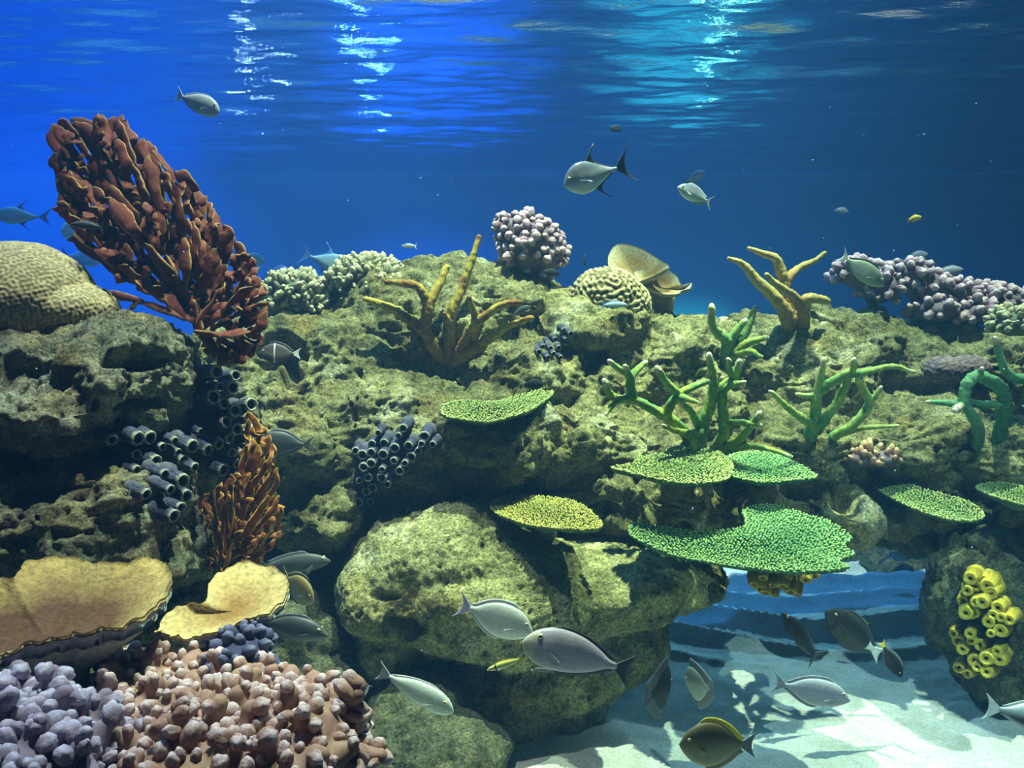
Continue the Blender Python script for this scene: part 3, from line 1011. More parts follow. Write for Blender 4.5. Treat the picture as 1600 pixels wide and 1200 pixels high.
staghorn('looping dark green staghorn coral at the right edge of the shelf', (1530, 700), [
    ([(1516, 708, -.05), (1527, 690, .06), (1529, 668, .12), (1518, 648, .16), (1505, 634, .18), (1493, 640, .24)], 10, 6),
    ([(1507, 634, .18), (1480, 630, .16), (1450, 628, .12)], 7, 3),
    ([(1560, 692, -.03), (1568, 650, .05), (1568, 613, .1), (1552, 598, .14), (1528, 587, .17), (1513, 597, .18), (1508, 612, .18), (1504, 632, .18)], 11, 8, 1),
    ([(1508, 628, .16), (1535, 632, .12), (1564, 632, .08)], 6, 6, 1),
    ([(1528, 588, .17), (1534, 577, .2)], 6, 4),
    ([(1616, 590, .08), (1588, 592, .14), (1572, 580, .16), (1561, 555, .18), (1555, 530, .2)], 9, 4)],
    'teal_staghorn')


# ------------------------------------------------------------------ fans: branches that fill an outline
def fan(name, label, poly, base_px, d0, slope, material, tip_r, max_r, n_att, step, kill, ratio, wob, seed, edge=0.9, spread=0.35, maxlen=(9, 15)):
    """blades growing from the foot until they fill the outline (px); slope = metres deeper per px right / per px up"""
    rr = np.random.default_rng(seed)
    C = np.array(poly, float)
    lo, hi = C.min(0), C.max(0)
    A = rr.uniform(lo, hi, (n_att * 4, 2))
    A = A[inside(C, A)][:n_att]
    N = [np.array(base_px, float)]
    par = [-1]
    for it in range(400):
        if not len(A):
            break
        NP = np.array(N)
        D = np.linalg.norm(A[:, None] - NP[None], axis=2)
        near = D.argmin(1)
        keep = D.min(1) > kill
        new = []
        for i in np.unique(near):
            v = (A[near == i] - NP[i])
            v = (v / (np.linalg.norm(v, axis=1)[:, None] + 1e-9)).sum(0)
            out = NP[i] - np.array(base_px, float)
            out = out / (np.linalg.norm(out) + 1e-9)
            ln = np.linalg.norm(v)
            if ln < 1e-6:
                continue
            v = v / ln + spread * out + 0.12 * rr.normal(size=2)
            q = NP[i] + step * v / np.linalg.norm(v)
            if np.min(np.linalg.norm(NP - q, axis=1)) > step * 0.45:
                new.append((q, i))
        A = A[keep]
        if not new:
            break
        for q, i in new:
            N.append(q)
            par.append(i)
    N = np.array(N)
    ch = [[] for _ in N]
    for i, p in enumerate(par):
        if p >= 0:
            ch[p].append(i)
    desc = np.ones(len(N))
    for i in range(len(N) - 1, 0, -1):
        desc[par[i]] += desc[i]
    chains = []
    stack = [[0]]
    while stack:
        c = stack.pop()
        i = c[-1]
        lim = rr.integers(*maxlen)
        while ch[i]:
            if len(c) >= lim:
                stack.append([i])
                break
            k = sorted(ch[i], key=lambda j: -desc[j])
            for j in k[1:]:
                stack.append([i, j])
            i = k[0]
            c.append(i)
        chains.append(c)
    root = thing(name, label, 'coral', at(base_px[0], base_px[1], d0))
    b = root.location.copy()
    flat = Vector((slope[0] * F / d0, -1, slope[1] * F / d0)).normalized()
    for ci, c in enumerate(chains):
        if len(c) < 3:
            continue
        Q = N[c]
        off = wob * rr.normal()
        t_ = np.linspace(0, 1, len(Q))
        W = []
        for q, tt in zip(Q, t_):
            d = d0 + slope[0] * (q[0] - base_px[0]) + slope[1] * (base_px[1] - q[1]) + off * min(1, tt * 2.5)
            W.append(tuple(at(q[0], q[1], d)))
        n = max(6, len(c) * 2)
        S = spline(W, n)
        R = np.interp(np.linspace(0, 1, n), t_, np.minimum(max_r, tip_r + 0.55 * np.sqrt(np.maximum(desc[c] - 1, 0))))
        R = R * (1 + 0.16 * np.sin(np.linspace(0, 9, n) + 6 * rr.random()))
        R *= np.interp(np.linspace(0, 1, n), (0, .6, .85, 1), (.8, 1.0, 1.12, .55))
        R *= d0 / F
        mb = MB()
        tw = flat + Vector(rr.normal(size=3)) * 0.5
        tube(mb, S, R, 10, flat=tw, ratio=ratio, bump=0.18, freq=28, seed=ci, edge=edge, attr=np.linspace(0, 0.8, n) ** 3)
        put('blade', mb.mesh('blade', b), MATS[material], root)
    return root


coral_mat('red_fan', (0.115, 0.03, 0.018), (0.30, 0.21, 0.06), (0.4, 1.0), 45, 0.4, 0.5, 0.006)
coral_mat('orange_fan', (0.24, 0.085, 0.03), (0.66, 0.44, 0.07), (0.3, 1.0), 45, 0.4, 0.5, 0.006)
B_OUT = [(82, 196), (120, 186), (190, 187), (206, 212), (240, 230), (266, 265), (292, 270), (322, 312), (346, 352), (386, 400), (402, 432), (411, 470),
         (413, 502), (402, 540), (378, 568), (345, 562), (322, 545), (312, 530), (292, 495), (265, 470), (236, 456), (195, 443), (150, 402), (110, 377), (116, 355), (90, 330), (97, 292), (90, 270), (84, 240)]
fan('fan_sponge', 'large dark red fan sponge with yellow edged blades rising over the dome coral', B_OUT, (312, 520), 3.28, (-0.0004, 0.0006), 'red_fan', 8.0, 13, 3400, 7.5, 7.2, 0.36, 0.05, 3, 1.0, 0.7, (8, 14))
fan('fan_sponge', 'low strip of another red fan behind the dome coral',
    [(150, 440), (180, 448), (215, 452), (250, 458), (285, 470), (300, 492), (280, 500), (200, 480), (150, 470)], (290, 498), 3.7, (-0.0003, 0.0), 'red_fan', 5, 8, 60, 9, 12, 0.6, 0.02, 5)
fan('fan_sponge', 'bushy orange fan sponge with yellow tips behind the blue grey tubes',
    [(384, 645), (396, 652), (402, 668), (422, 676), (430, 700), (433, 745), (440, 800), (436, 835), (425, 852), (402, 880), (372, 892), (330, 892), (304, 862), (298, 805), (325, 770), (360, 750), (380, 700)],
    (345, 905), 3.12, (-0.0006, 0.0003), 'orange_fan', 4.2, 8, 1500, 7, 5.5, 0.34, 0.045, 8, 1.0, 0.7)

# ------------------------------------------------------------------ tube sponges
def tube_template(seed, hole=0.62, sides=12, length=1.0, belly=0.12):
    """unit tube along +Z with an open mouth: outer wall, rim, inner wall"""
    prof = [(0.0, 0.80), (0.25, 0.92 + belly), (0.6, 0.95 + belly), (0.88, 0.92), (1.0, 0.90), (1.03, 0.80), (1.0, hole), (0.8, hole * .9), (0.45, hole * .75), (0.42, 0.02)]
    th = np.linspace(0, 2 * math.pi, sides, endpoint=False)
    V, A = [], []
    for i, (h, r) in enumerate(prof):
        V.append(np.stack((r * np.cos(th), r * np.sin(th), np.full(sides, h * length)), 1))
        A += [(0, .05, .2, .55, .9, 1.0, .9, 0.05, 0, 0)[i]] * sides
    V = np.vstack(V)
    k = 1 + 0.20 * fbm(V * (2.2, 2.2, 1.6) + seed * 7, 3, seed)
    V[:, :2] *= k[:, None]
    V[:, 0] += 0.14 * np.sin(V[:, 2] * 2.2 + seed)
    return MB().add(V, grid_quads(len(prof), sides, True), None, A)


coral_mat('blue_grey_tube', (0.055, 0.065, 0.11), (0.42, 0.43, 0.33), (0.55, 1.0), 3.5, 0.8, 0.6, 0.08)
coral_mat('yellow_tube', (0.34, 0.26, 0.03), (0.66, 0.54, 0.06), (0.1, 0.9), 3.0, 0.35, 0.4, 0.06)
coral_mat('brown_tube', (0.24, 0.17, 0.03), (0.46, 0.34, 0.05), (0.1, 0.9), 3.0, 0.35, 0.4, 0.06)
coral_mat('sponge_base', (0.06, 0.065, 0.09), (0.12, 0.12, 0.14), (0, 1), 40, 0.4, 0.5, 0.01)
TUBES = {}


def tube_sponge(name, label, tips, root_off, rad_px, material, hole=0.6, out=0.10, base_mat='sponge_base', lump=1.5, jitter=0.25, belly=0.12, seed=0, dflt=4.2):
    """tips: mouths (px, py); each tube grows from the rock to its mouth"""
    rr = np.random.default_rng(seed)
    key = (name, material)
    if key not in TUBES:
        TUBES[key] = []
        for k in range(4):
            me = tube_template(k + seed, hole, belly=belly).mesh('tube')
            me.materials.append(MATS[material])
            TUBES[key].append(me)
    pts = [hit(x + root_off[0], y + root_off[1], dflt)[0] for x, y in tips]
    cz = Vector(np.mean([p[:] for p in pts], axis=0))
    root = thing(name, label, 'sponge', cz)
    V0, T0 = ICO[2]
    for i, ((x, y), p) in enumerate(zip(tips, pts)):
        r = rad_px * p.y / F * rr.uniform(.7, 1.25)
        tip = at(x, y, p.y - out * rr.uniform(.8, 1.3))
        ax = (tip - p)
        ln = ax.length
        R = ax.to_track_quat('Z', 'Y').to_matrix().to_4x4()
        o = put('tube', TUBES[key][i % 4], None, root)
        o.matrix_local = Matrix.Translation(p - cz) @ R @ Matrix.Rotation(rr.random() * 6.28, 4, 'Z') @ Matrix.Diagonal((r, r, ln, 1))
        U = V0 * (1 + 0.3 * fbm(V0 * 2 + i, 2, i))[:, None]
        put('base', MB().add(np.array(p) + U * r * lump, None, T0, 0.3).mesh('base', cz), MATS[base_mat], root)
    return root


def crop(pts, x0, y0):
    return [(x0 + a / 3.529, y0 + b_ / 3.529) for a, b_ in pts]


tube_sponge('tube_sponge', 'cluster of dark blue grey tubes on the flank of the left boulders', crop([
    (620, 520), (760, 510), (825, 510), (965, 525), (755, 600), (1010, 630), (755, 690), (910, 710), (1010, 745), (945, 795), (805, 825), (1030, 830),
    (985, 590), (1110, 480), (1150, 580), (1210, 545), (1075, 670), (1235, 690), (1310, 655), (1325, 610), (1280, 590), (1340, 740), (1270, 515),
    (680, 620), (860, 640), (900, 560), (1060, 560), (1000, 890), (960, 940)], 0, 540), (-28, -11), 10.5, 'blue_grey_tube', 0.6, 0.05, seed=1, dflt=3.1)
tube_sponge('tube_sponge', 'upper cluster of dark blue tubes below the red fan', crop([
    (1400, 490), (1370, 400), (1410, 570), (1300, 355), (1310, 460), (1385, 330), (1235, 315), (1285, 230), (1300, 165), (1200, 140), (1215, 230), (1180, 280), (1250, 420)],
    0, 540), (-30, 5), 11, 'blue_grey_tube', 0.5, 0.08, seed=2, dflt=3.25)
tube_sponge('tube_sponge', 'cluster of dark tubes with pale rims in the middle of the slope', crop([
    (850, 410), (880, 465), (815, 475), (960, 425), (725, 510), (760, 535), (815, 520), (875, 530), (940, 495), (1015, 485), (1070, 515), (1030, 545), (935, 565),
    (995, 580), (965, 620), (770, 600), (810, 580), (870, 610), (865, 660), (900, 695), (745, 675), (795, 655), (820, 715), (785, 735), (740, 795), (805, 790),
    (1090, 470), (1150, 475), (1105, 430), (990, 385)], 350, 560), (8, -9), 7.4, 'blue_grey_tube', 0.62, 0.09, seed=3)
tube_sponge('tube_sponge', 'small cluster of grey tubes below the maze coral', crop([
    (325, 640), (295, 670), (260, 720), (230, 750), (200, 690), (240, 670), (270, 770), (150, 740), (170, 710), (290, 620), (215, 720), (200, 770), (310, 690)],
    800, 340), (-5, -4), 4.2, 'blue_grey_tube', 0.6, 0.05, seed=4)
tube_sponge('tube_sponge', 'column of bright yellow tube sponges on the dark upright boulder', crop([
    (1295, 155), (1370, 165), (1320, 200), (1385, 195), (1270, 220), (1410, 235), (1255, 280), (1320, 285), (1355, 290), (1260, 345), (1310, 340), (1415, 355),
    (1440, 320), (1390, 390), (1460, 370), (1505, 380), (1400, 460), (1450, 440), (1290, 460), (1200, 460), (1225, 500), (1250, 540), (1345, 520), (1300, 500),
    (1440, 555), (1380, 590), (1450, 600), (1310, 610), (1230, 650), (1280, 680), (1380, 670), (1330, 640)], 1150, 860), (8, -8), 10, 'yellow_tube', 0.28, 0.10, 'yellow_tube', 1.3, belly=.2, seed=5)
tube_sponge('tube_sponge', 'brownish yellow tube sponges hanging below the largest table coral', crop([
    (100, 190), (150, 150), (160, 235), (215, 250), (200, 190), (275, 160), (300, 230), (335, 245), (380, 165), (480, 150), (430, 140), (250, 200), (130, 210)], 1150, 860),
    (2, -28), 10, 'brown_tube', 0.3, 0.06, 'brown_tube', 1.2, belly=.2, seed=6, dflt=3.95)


# ------------------------------------------------------------------ knobby corals
def knob_template(seed, lobes=1):
    V0, T0 = ICO[3]
    mb = MB()
    r = np.random.default_rng(seed)
    for k in range(lobes):
        U = V0.copy()
        h = U[:, 2]
        U[:, :2] *= (1.0 + 0.25 * np.clip(-h, 0, 1) ** 2)[:, None]
        U = U * (0.74, 0.74, 0.86)
        U *= (1 + 0.34 * fbm(V0 * 1.5 + seed * 3 + k, 2, seed + k))[:, None]
        U[:, 2] += 0.25
        if lobes > 1:
            a = 6.283 * k / lobes + r.random()
            U *= r.uniform(.72, .95)
            U += np.array((0.5 * math.cos(a), 0.5 * math.sin(a), r.uniform(-.25, .15)))
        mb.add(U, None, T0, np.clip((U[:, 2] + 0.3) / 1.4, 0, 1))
    return mb


KNOB = {}


def knobby(name, label, blobs, size_px, material, seed=0, stretch=1.25, dens=1.0, lobed=0.35, back=-0.35, cat='coral', body_mat=None, tilt=0.3, up=0.2, wob=0.1, lumps=None):
    """mound of merged lumps with a separate knob wherever one sits"""
    rr = np.random.default_rng(seed)
    if material not in KNOB:
        KNOB[material] = []
        for k, lb in enumerate((1, 1, 1, 2, 2, 3)):
            me = knob_template(k + 3, lb).mesh('knob')
            me.materials.append(MATS[material])
            KNOB[material].append(me)
    d0 = blobs[0][2]
    sz = size_px * d0 / F
    V, N, Q = merged(blobs, max(0.008, sz * 0.28), 4, wob, seed)
    if lumps:
        gap, lr, lh = (q * d0 / F for q in lumps)
        extra, got = [], np.zeros((0, 3))
        for i in rr.permutation(len(V)):
            if N[i, 2] < -0.3 or N[i, 1] > 0.5 or (len(got) and np.min(np.sum((got - V[i]) ** 2, 1)) < gap * gap):
                continue
            got = np.vstack((got, V[i]))
            k = rr.uniform(.6, 1.3)
            dr_ = N[i] + rr.normal(size=3) * .3
            for f_ in (0, .35, .7, 1.0):
                extra.append((V[i] + dr_ * lh * k * f_ + rr.normal(size=3) * lr * .12, lr * (1.1 - .35 * f_) * rr.uniform(.85, 1.1)))
            if len(got) > 90:
                break
        V, N, Q = merged(blobs, max(0.006, sz * 0.24), 5, wob, seed, extra)
    base = Vector((V[:, 0].mean(), V[:, 1].mean(), V[:, 2].min()))
    root = thing(name, label, cat, base)
    D = 0.25 * sz * fbm(V / sz * 0.5, 2, seed)
    put('mound', MB().add(V + N * D[:, None], Q, attr=0.1).mesh('mound', base), MATS[body_mat or material], root)
    toc = np.array(CAM) - V
    toc /= np.linalg.norm(toc, axis=1)[:, None]
    face = np.sum(toc * N, 1)
    ok = np.where((face > back) & (N[:, 2] > -0.6))[0]
    rr.shuffle(ok)
    taken = np.zeros((0, 3))
    md = sz * 1.05 / dens
    cnt = 0
    for i in ok:
        if len(taken) and np.min(np.sum((taken - V[i]) ** 2, 1)) < md * md:
            continue
        px_ = 800 + F * (V[i, 0]) / V[i, 1]
        py_ = 470 - F * (V[i, 2] - CAM.z) / V[i, 1]
        if not (-40 < px_ < 1640 and py_ < 1240):
            continue
        taken = np.vstack((taken, V[i]))
        ax = Vector(N[i]) + Vector((0, 0, up)) + Vector(rr.normal(size=3)) * tilt
        kind = rr.integers(3, 6) if rr.random() < lobed else rr.integers(0, 3)
        o = put('knob', KNOB[material][kind], None, root)
        s = sz * rr.uniform(.55, 1.05) * (1.15 if kind > 2 else 1.0)
        o.matrix_local = (Matrix.Translation(Vector(V[i]) - base) @ ax.to_track_quat('Z', 'Y').to_matrix().to_4x4()
                          @ Matrix.Rotation(rr.random() * 6.28, 4, 'Z') @ Matrix.Diagonal((s * .8, s * .8, s * stretch * rr.uniform(.7, 1.2), 1)))
        cnt += 1
        if cnt >= 290:
            break
    return root


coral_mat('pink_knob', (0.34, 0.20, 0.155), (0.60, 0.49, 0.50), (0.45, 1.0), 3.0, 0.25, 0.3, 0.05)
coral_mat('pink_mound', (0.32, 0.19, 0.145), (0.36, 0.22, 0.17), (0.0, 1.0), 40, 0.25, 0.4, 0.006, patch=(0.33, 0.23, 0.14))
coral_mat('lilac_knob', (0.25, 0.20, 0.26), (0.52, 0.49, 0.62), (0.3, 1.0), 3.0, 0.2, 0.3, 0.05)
coral_mat('indigo_shade_knob', (0.045, 0.045, 0.10), (0.15, 0.16, 0.26), (0.3, 1.0), 3.0, 0.2, 0.3, 0.05)  # indigo made darker: the shade under the plate is put into the colour
coral_mat('mauve_knob', (0.14, 0.07, 0.10), (0.60, 0.45, 0.50), (0.3, 0.95), 3.0, 0.25, 0.3, 0.05)
coral_mat('mauve_mound', (0.13, 0.10, 0.12), (0.2, 0.15, 0.17), (0.0, 1.0), 40, 0.25, 0.4, 0.006)
coral_mat('peach_knob', (0.22, 0.09, 0.07), (0.66, 0.46, 0.24), (0.3, 0.95), 3.0, 0.2, 0.3, 0.05)
coral_mat('cream_knob', (0.12, 0.14, 0.09), (0.58, 0.54, 0.34), (0.25, 0.95), 3.0, 0.25, 0.3, 0.05)
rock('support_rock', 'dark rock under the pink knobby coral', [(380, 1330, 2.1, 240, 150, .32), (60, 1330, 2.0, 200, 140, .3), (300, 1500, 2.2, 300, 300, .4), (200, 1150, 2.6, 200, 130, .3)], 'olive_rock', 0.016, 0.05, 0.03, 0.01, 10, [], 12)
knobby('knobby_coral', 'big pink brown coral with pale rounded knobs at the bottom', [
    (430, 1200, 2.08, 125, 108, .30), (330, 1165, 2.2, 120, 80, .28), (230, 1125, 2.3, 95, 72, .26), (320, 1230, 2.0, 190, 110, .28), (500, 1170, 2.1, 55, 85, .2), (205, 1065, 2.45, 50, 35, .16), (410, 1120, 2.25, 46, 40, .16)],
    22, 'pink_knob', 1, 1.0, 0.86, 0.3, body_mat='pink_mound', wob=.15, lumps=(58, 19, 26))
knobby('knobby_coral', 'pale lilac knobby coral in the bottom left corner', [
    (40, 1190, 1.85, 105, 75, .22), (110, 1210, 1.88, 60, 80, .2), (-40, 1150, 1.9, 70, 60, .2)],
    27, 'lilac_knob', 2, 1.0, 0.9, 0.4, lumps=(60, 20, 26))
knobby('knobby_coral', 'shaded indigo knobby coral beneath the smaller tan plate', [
    (380, 1018, 2.5, 38, 32, .12), (350, 1038, 2.5, 32, 26, .12)], 19, 'indigo_shade_knob', 3, 1.0, 1.0, 0.4)
knobby('cauliflower_coral', 'mauve cauliflower coral standing on top of the central ridge', [
    (828, 383, 5.0, 46, 42, .18), (808, 360, 5.0, 32, 22, .13), (850, 400, 5.0, 34, 26, .14), (830, 425, 5.02, 26, 24, .1)],
    12.5, 'mauve_knob', 4, 1.0, 1.05, 0.25, body_mat='mauve_mound')
for lb, bl, sd in (
        ('mauve knobby coral behind the green surgeonfish on the right crest', [(1345, 430, 5.25, 38, 20, .16), (1375, 450, 5.2, 26, 24, .14), (1320, 424, 5.25, 16, 10, .1)], 21),
        ('highest of the mauve knobby corals on the right crest', [(1415, 430, 5.3, 40, 20, .16), (1445, 445, 5.25, 24, 22, .14)], 22),
        ('mauve knobby coral below the dark fish on the right crest', [(1480, 465, 5.25, 44, 28, .18), (1460, 485, 5.15, 30, 18, .14)], 23),
        ('pinkish knobby coral nearest the right edge of the crest', [(1545, 470, 5.25, 46, 22, .18), (1520, 490, 5.15, 34, 18, .15), (1590, 478, 5.25, 30, 20, .15)], 24)):
    knobby('knobby_coral', lb, bl, 12.5, 'mauve_knob', sd, 1.05, 0.95, 0.3, body_mat='mauve_mound')
p, _n = hit(1360, 715)
knobby('knobby_coral', 'small peach tipped knobby coral between the green tables', [(1345, 714, p.y, 26, 15, .09), (1378, 716, p.y, 22, 13, .09)], 9.5, 'peach_knob', 6, 1.5, 0.9, 0.1, up=.8, tilt=.4, body_mat='mauve_mound')
knobby('finger_coral', 'pale cream finger coral above the dark hollow by the red fan', [
    (460, 455, 4.75, 46, 24, .18), (438, 475, 4.7, 26, 22, .14), (487, 474, 4.75, 24, 22, .14)], 8.5, 'cream_knob', 7, 1.5, 1.1, 0.6, up=.5, tilt=.5)
knobby('finger_coral', 'pale green finger coral on the ridge beside the yellow staghorn', [
    (575, 428, 4.85, 50, 24, .18), (600, 448, 4.75, 28, 26, .14), (550, 440, 4.8, 34, 24, .14)], 8.5, 'cream_knob', 8, 1.5, 1.1, 0.6, up=.5, tilt=.5)
p, _n = hit(1585, 480)
knobby('finger_coral', 'pale green lumpy coral at the right edge of the crest', [(1590, 505, p.y, 34, 20, .14)], 10, 'cream_knob', 9, 1.3, 1.1, 0.6, up=.4)

# ------------------------------------------------------------------ fish
def fish_mat(name, back, side, belly, bands=(), rough=0.5, spec=0.3, z=(-0.12, 0.14), scale=60):
    """colours by height on the body (fish space) and cross bands by length"""
    m, t, b = new_mat(name)
    tc = t.nodes.new('ShaderNodeTexCoord').outputs['Object']
    sx = t.nodes.new('ShaderNodeSeparateXYZ')
    t.links.new(tc, sx.inputs[0])
    mr = nd(t, 'ShaderNodeMapRange')
    mr.inputs[1].default_value, mr.inputs[2].default_value = z
    t.links.new(sx.outputs[2], mr.inputs[0])
    c = ramp(t, ((0.1, belly), (0.5, side), (0.9, back)), mr.outputs[0])
    for (x0, x1, col) in bands:
        a = nd(t, 'ShaderNodeMapRange')
        a.interpolation_type = 'SMOOTHSTEP'
        h = (x1 - x0) / 2
        ab = nd(t, 'ShaderNodeMath', operation='SUBTRACT')
        t.links.new(sx.outputs[0], ab.inputs[0])
        ab.inputs[1].default_value = (x0 + x1) / 2
        aa = nd(t, 'ShaderNodeMath', operation='ABSOLUTE')
        t.links.new(ab.outputs[0], aa.inputs[0])
        a.inputs[1].default_value, a.inputs[2].default_value = h * 0.75, h * 1.1
        a.inputs[3].default_value, a.inputs[4].default_value = 1.0, 0.0
        t.links.new(aa.outputs[0], a.inputs[0])
        c = mixc(t, c, col, a.outputs[0])
    n = noise_node(t, scale, 3, 0.6, tc, (0.4, 1, 1.6))
    c = mixc(t, c, ramp(t, ((0.35, (0.82,) * 3), (0.65, (1.12,) * 3)), n), 1.0, 'MULTIPLY')
    t.links.new(c, b.inputs['Base Color'])
    b.inputs['Roughness'].default_value = rough
    b.inputs['Specular IOR Level'].default_value = spec
    return m


def plain(name, col, rough=0.5, spec=0.4):
    m, t, b = new_mat(name)
    n = noise_node(t, 25, 2, 0.5)
    t.links.new(ramp(t, ((0.3, tuple(x * .85 for x in col)), (0.7, tuple(min(1, x * 1.1) for x in col))), n), b.inputs['Base Color'])
    b.inputs['Roughness'].default_value = rough
    b.inputs['Specular IOR Level'].default_value = spec
    return m


def fin_mesh(name, root, tip, th=0.006, rows=5):
    """a thin fin between a root line and a tip line (same count), thinning outwards"""
    A, B = np.asarray(root, float), np.asarray(tip, float)
    u = np.linspace(0, 1, rows)
    G = A[None] * (1 - u[:, None, None]) + B[None] * u[:, None, None]
    T = np.cross(B - A, np.gradient(A, axis=0) + np.gradient(B, axis=0) + 1e-9)
    T = T / (np.linalg.norm(T, axis=1)[:, None] + 1e-9)
    h = th * (1 - 0.8 * u)[:, None, None] * T[None]
    n = A.shape[0]
    V = np.vstack(((G + h).reshape(-1, 3), (G - h).reshape(-1, 3)))
    q = grid_quads(rows, n)
    o = rows * n
    i = np.arange(n - 1)
    j = np.arange(rows - 1)
    last = (rows - 1) * n
    rim = np.vstack((np.stack((last + i, last + i + 1, last + i + 1 + o, last + i + o), 1),
                     np.stack((j * n, (j + 1) * n, (j + 1) * n + o, j * n + o), 1),
                     np.stack((j * n + n - 1 + o, (j + 1) * n + n - 1 + o, (j + 1) * n + n - 1, j * n + n - 1), 1)))
    return MB().add(V, np.vstack((q, q[:, ::-1] + o, rim)), None, np.tile(np.repeat(u, n), 2)).mesh(name)


# top / bottom profile at nine stations from snout to tail root, half width, tail, fins
ST = np.array((0, .06, .16, .3, .46, .62, .78, .9, 1.0))
SPEC = {
    'surgeon': dict(top=(.0, .07, .15, .205, .22, .20, .135, .055, .03), bot=(.02, .07, .13, .18, .20, .185, .12, .045, .028), wd=.075, body=.82, tail=(.20, .10, .19),
                    dorsal=(.26, .94, .055, .02), anal=(.42, .94, .05, .02), eye=(.13, .085), pec=.13),
    'unicorn': dict(top=(.01, .075, .13, .165, .165, .14, .09, .04, .022), bot=(.045, .10, .14, .16, .155, .13, .085, .035, .02), wd=.07, body=.83, tail=(.17, .05, .15),
                    dorsal=(.22, .92, .025, .012), anal=(.42, .92, .022, .012), eye=(.13, .075), pec=.11),
    'jack': dict(top=(.0, .09, .165, .215, .21, .15, .08, .03, .018), bot=(.03, .09, .15, .195, .19, .14, .075, .028, .016), wd=.075, body=.76, tail=(.30, .17, .30),
                 dorsal=(.46, .92, .17, .0), anal=(.52, .92, .15, .0), eye=(.10, .05), pec=.15),
    'bat': dict(top=(.03, .14, .25, .33, .35, .31, .21, .09, .05), bot=(.03, .12, .22, .30, .33, .30, .2, .085, .05), wd=.05, body=.86, tail=(.13, .02, .16),
                dorsal=(.30, .96, .20, .10), anal=(.40, .96, .18, .10), eye=(.12, .07), pec=.12),
    'disc': dict(top=(.02, .12, .21, .28, .30, .265, .18, .08, .045), bot=(.02, .10, .19, .26, .285, .26, .175, .075, .04), wd=.07, body=.83, tail=(.19, .06, .18),
                 dorsal=(.24, .96, .07, .05), anal=(.40, .96, .06, .05), eye=(.13, .08), pec=.13),
    'slim': dict(top=(.0, .035, .065, .09, .095, .085, .06, .035, .024), bot=(.01, .035, .06, .08, .085, .075, .052, .03, .022), wd=.055, body=.82, tail=(.13, .05, .18),
                 dorsal=(.30, .92, .035, .02), anal=(.55, .92, .03, .02), eye=(.10, .03), pec=.10),
    'damsel': dict(top=(.0, .07, .135, .18, .185, .16, .10, .05, .03), bot=(.02, .065, .12, .16, .17, .15, .095, .045, .03), wd=.07, body=.80, tail=(.17, .09, .20),
                   dorsal=(.26, .92, .05, .04), anal=(.50, .92, .05, .05), eye=(.12, .05), pec=.10),
}
SPM = {}


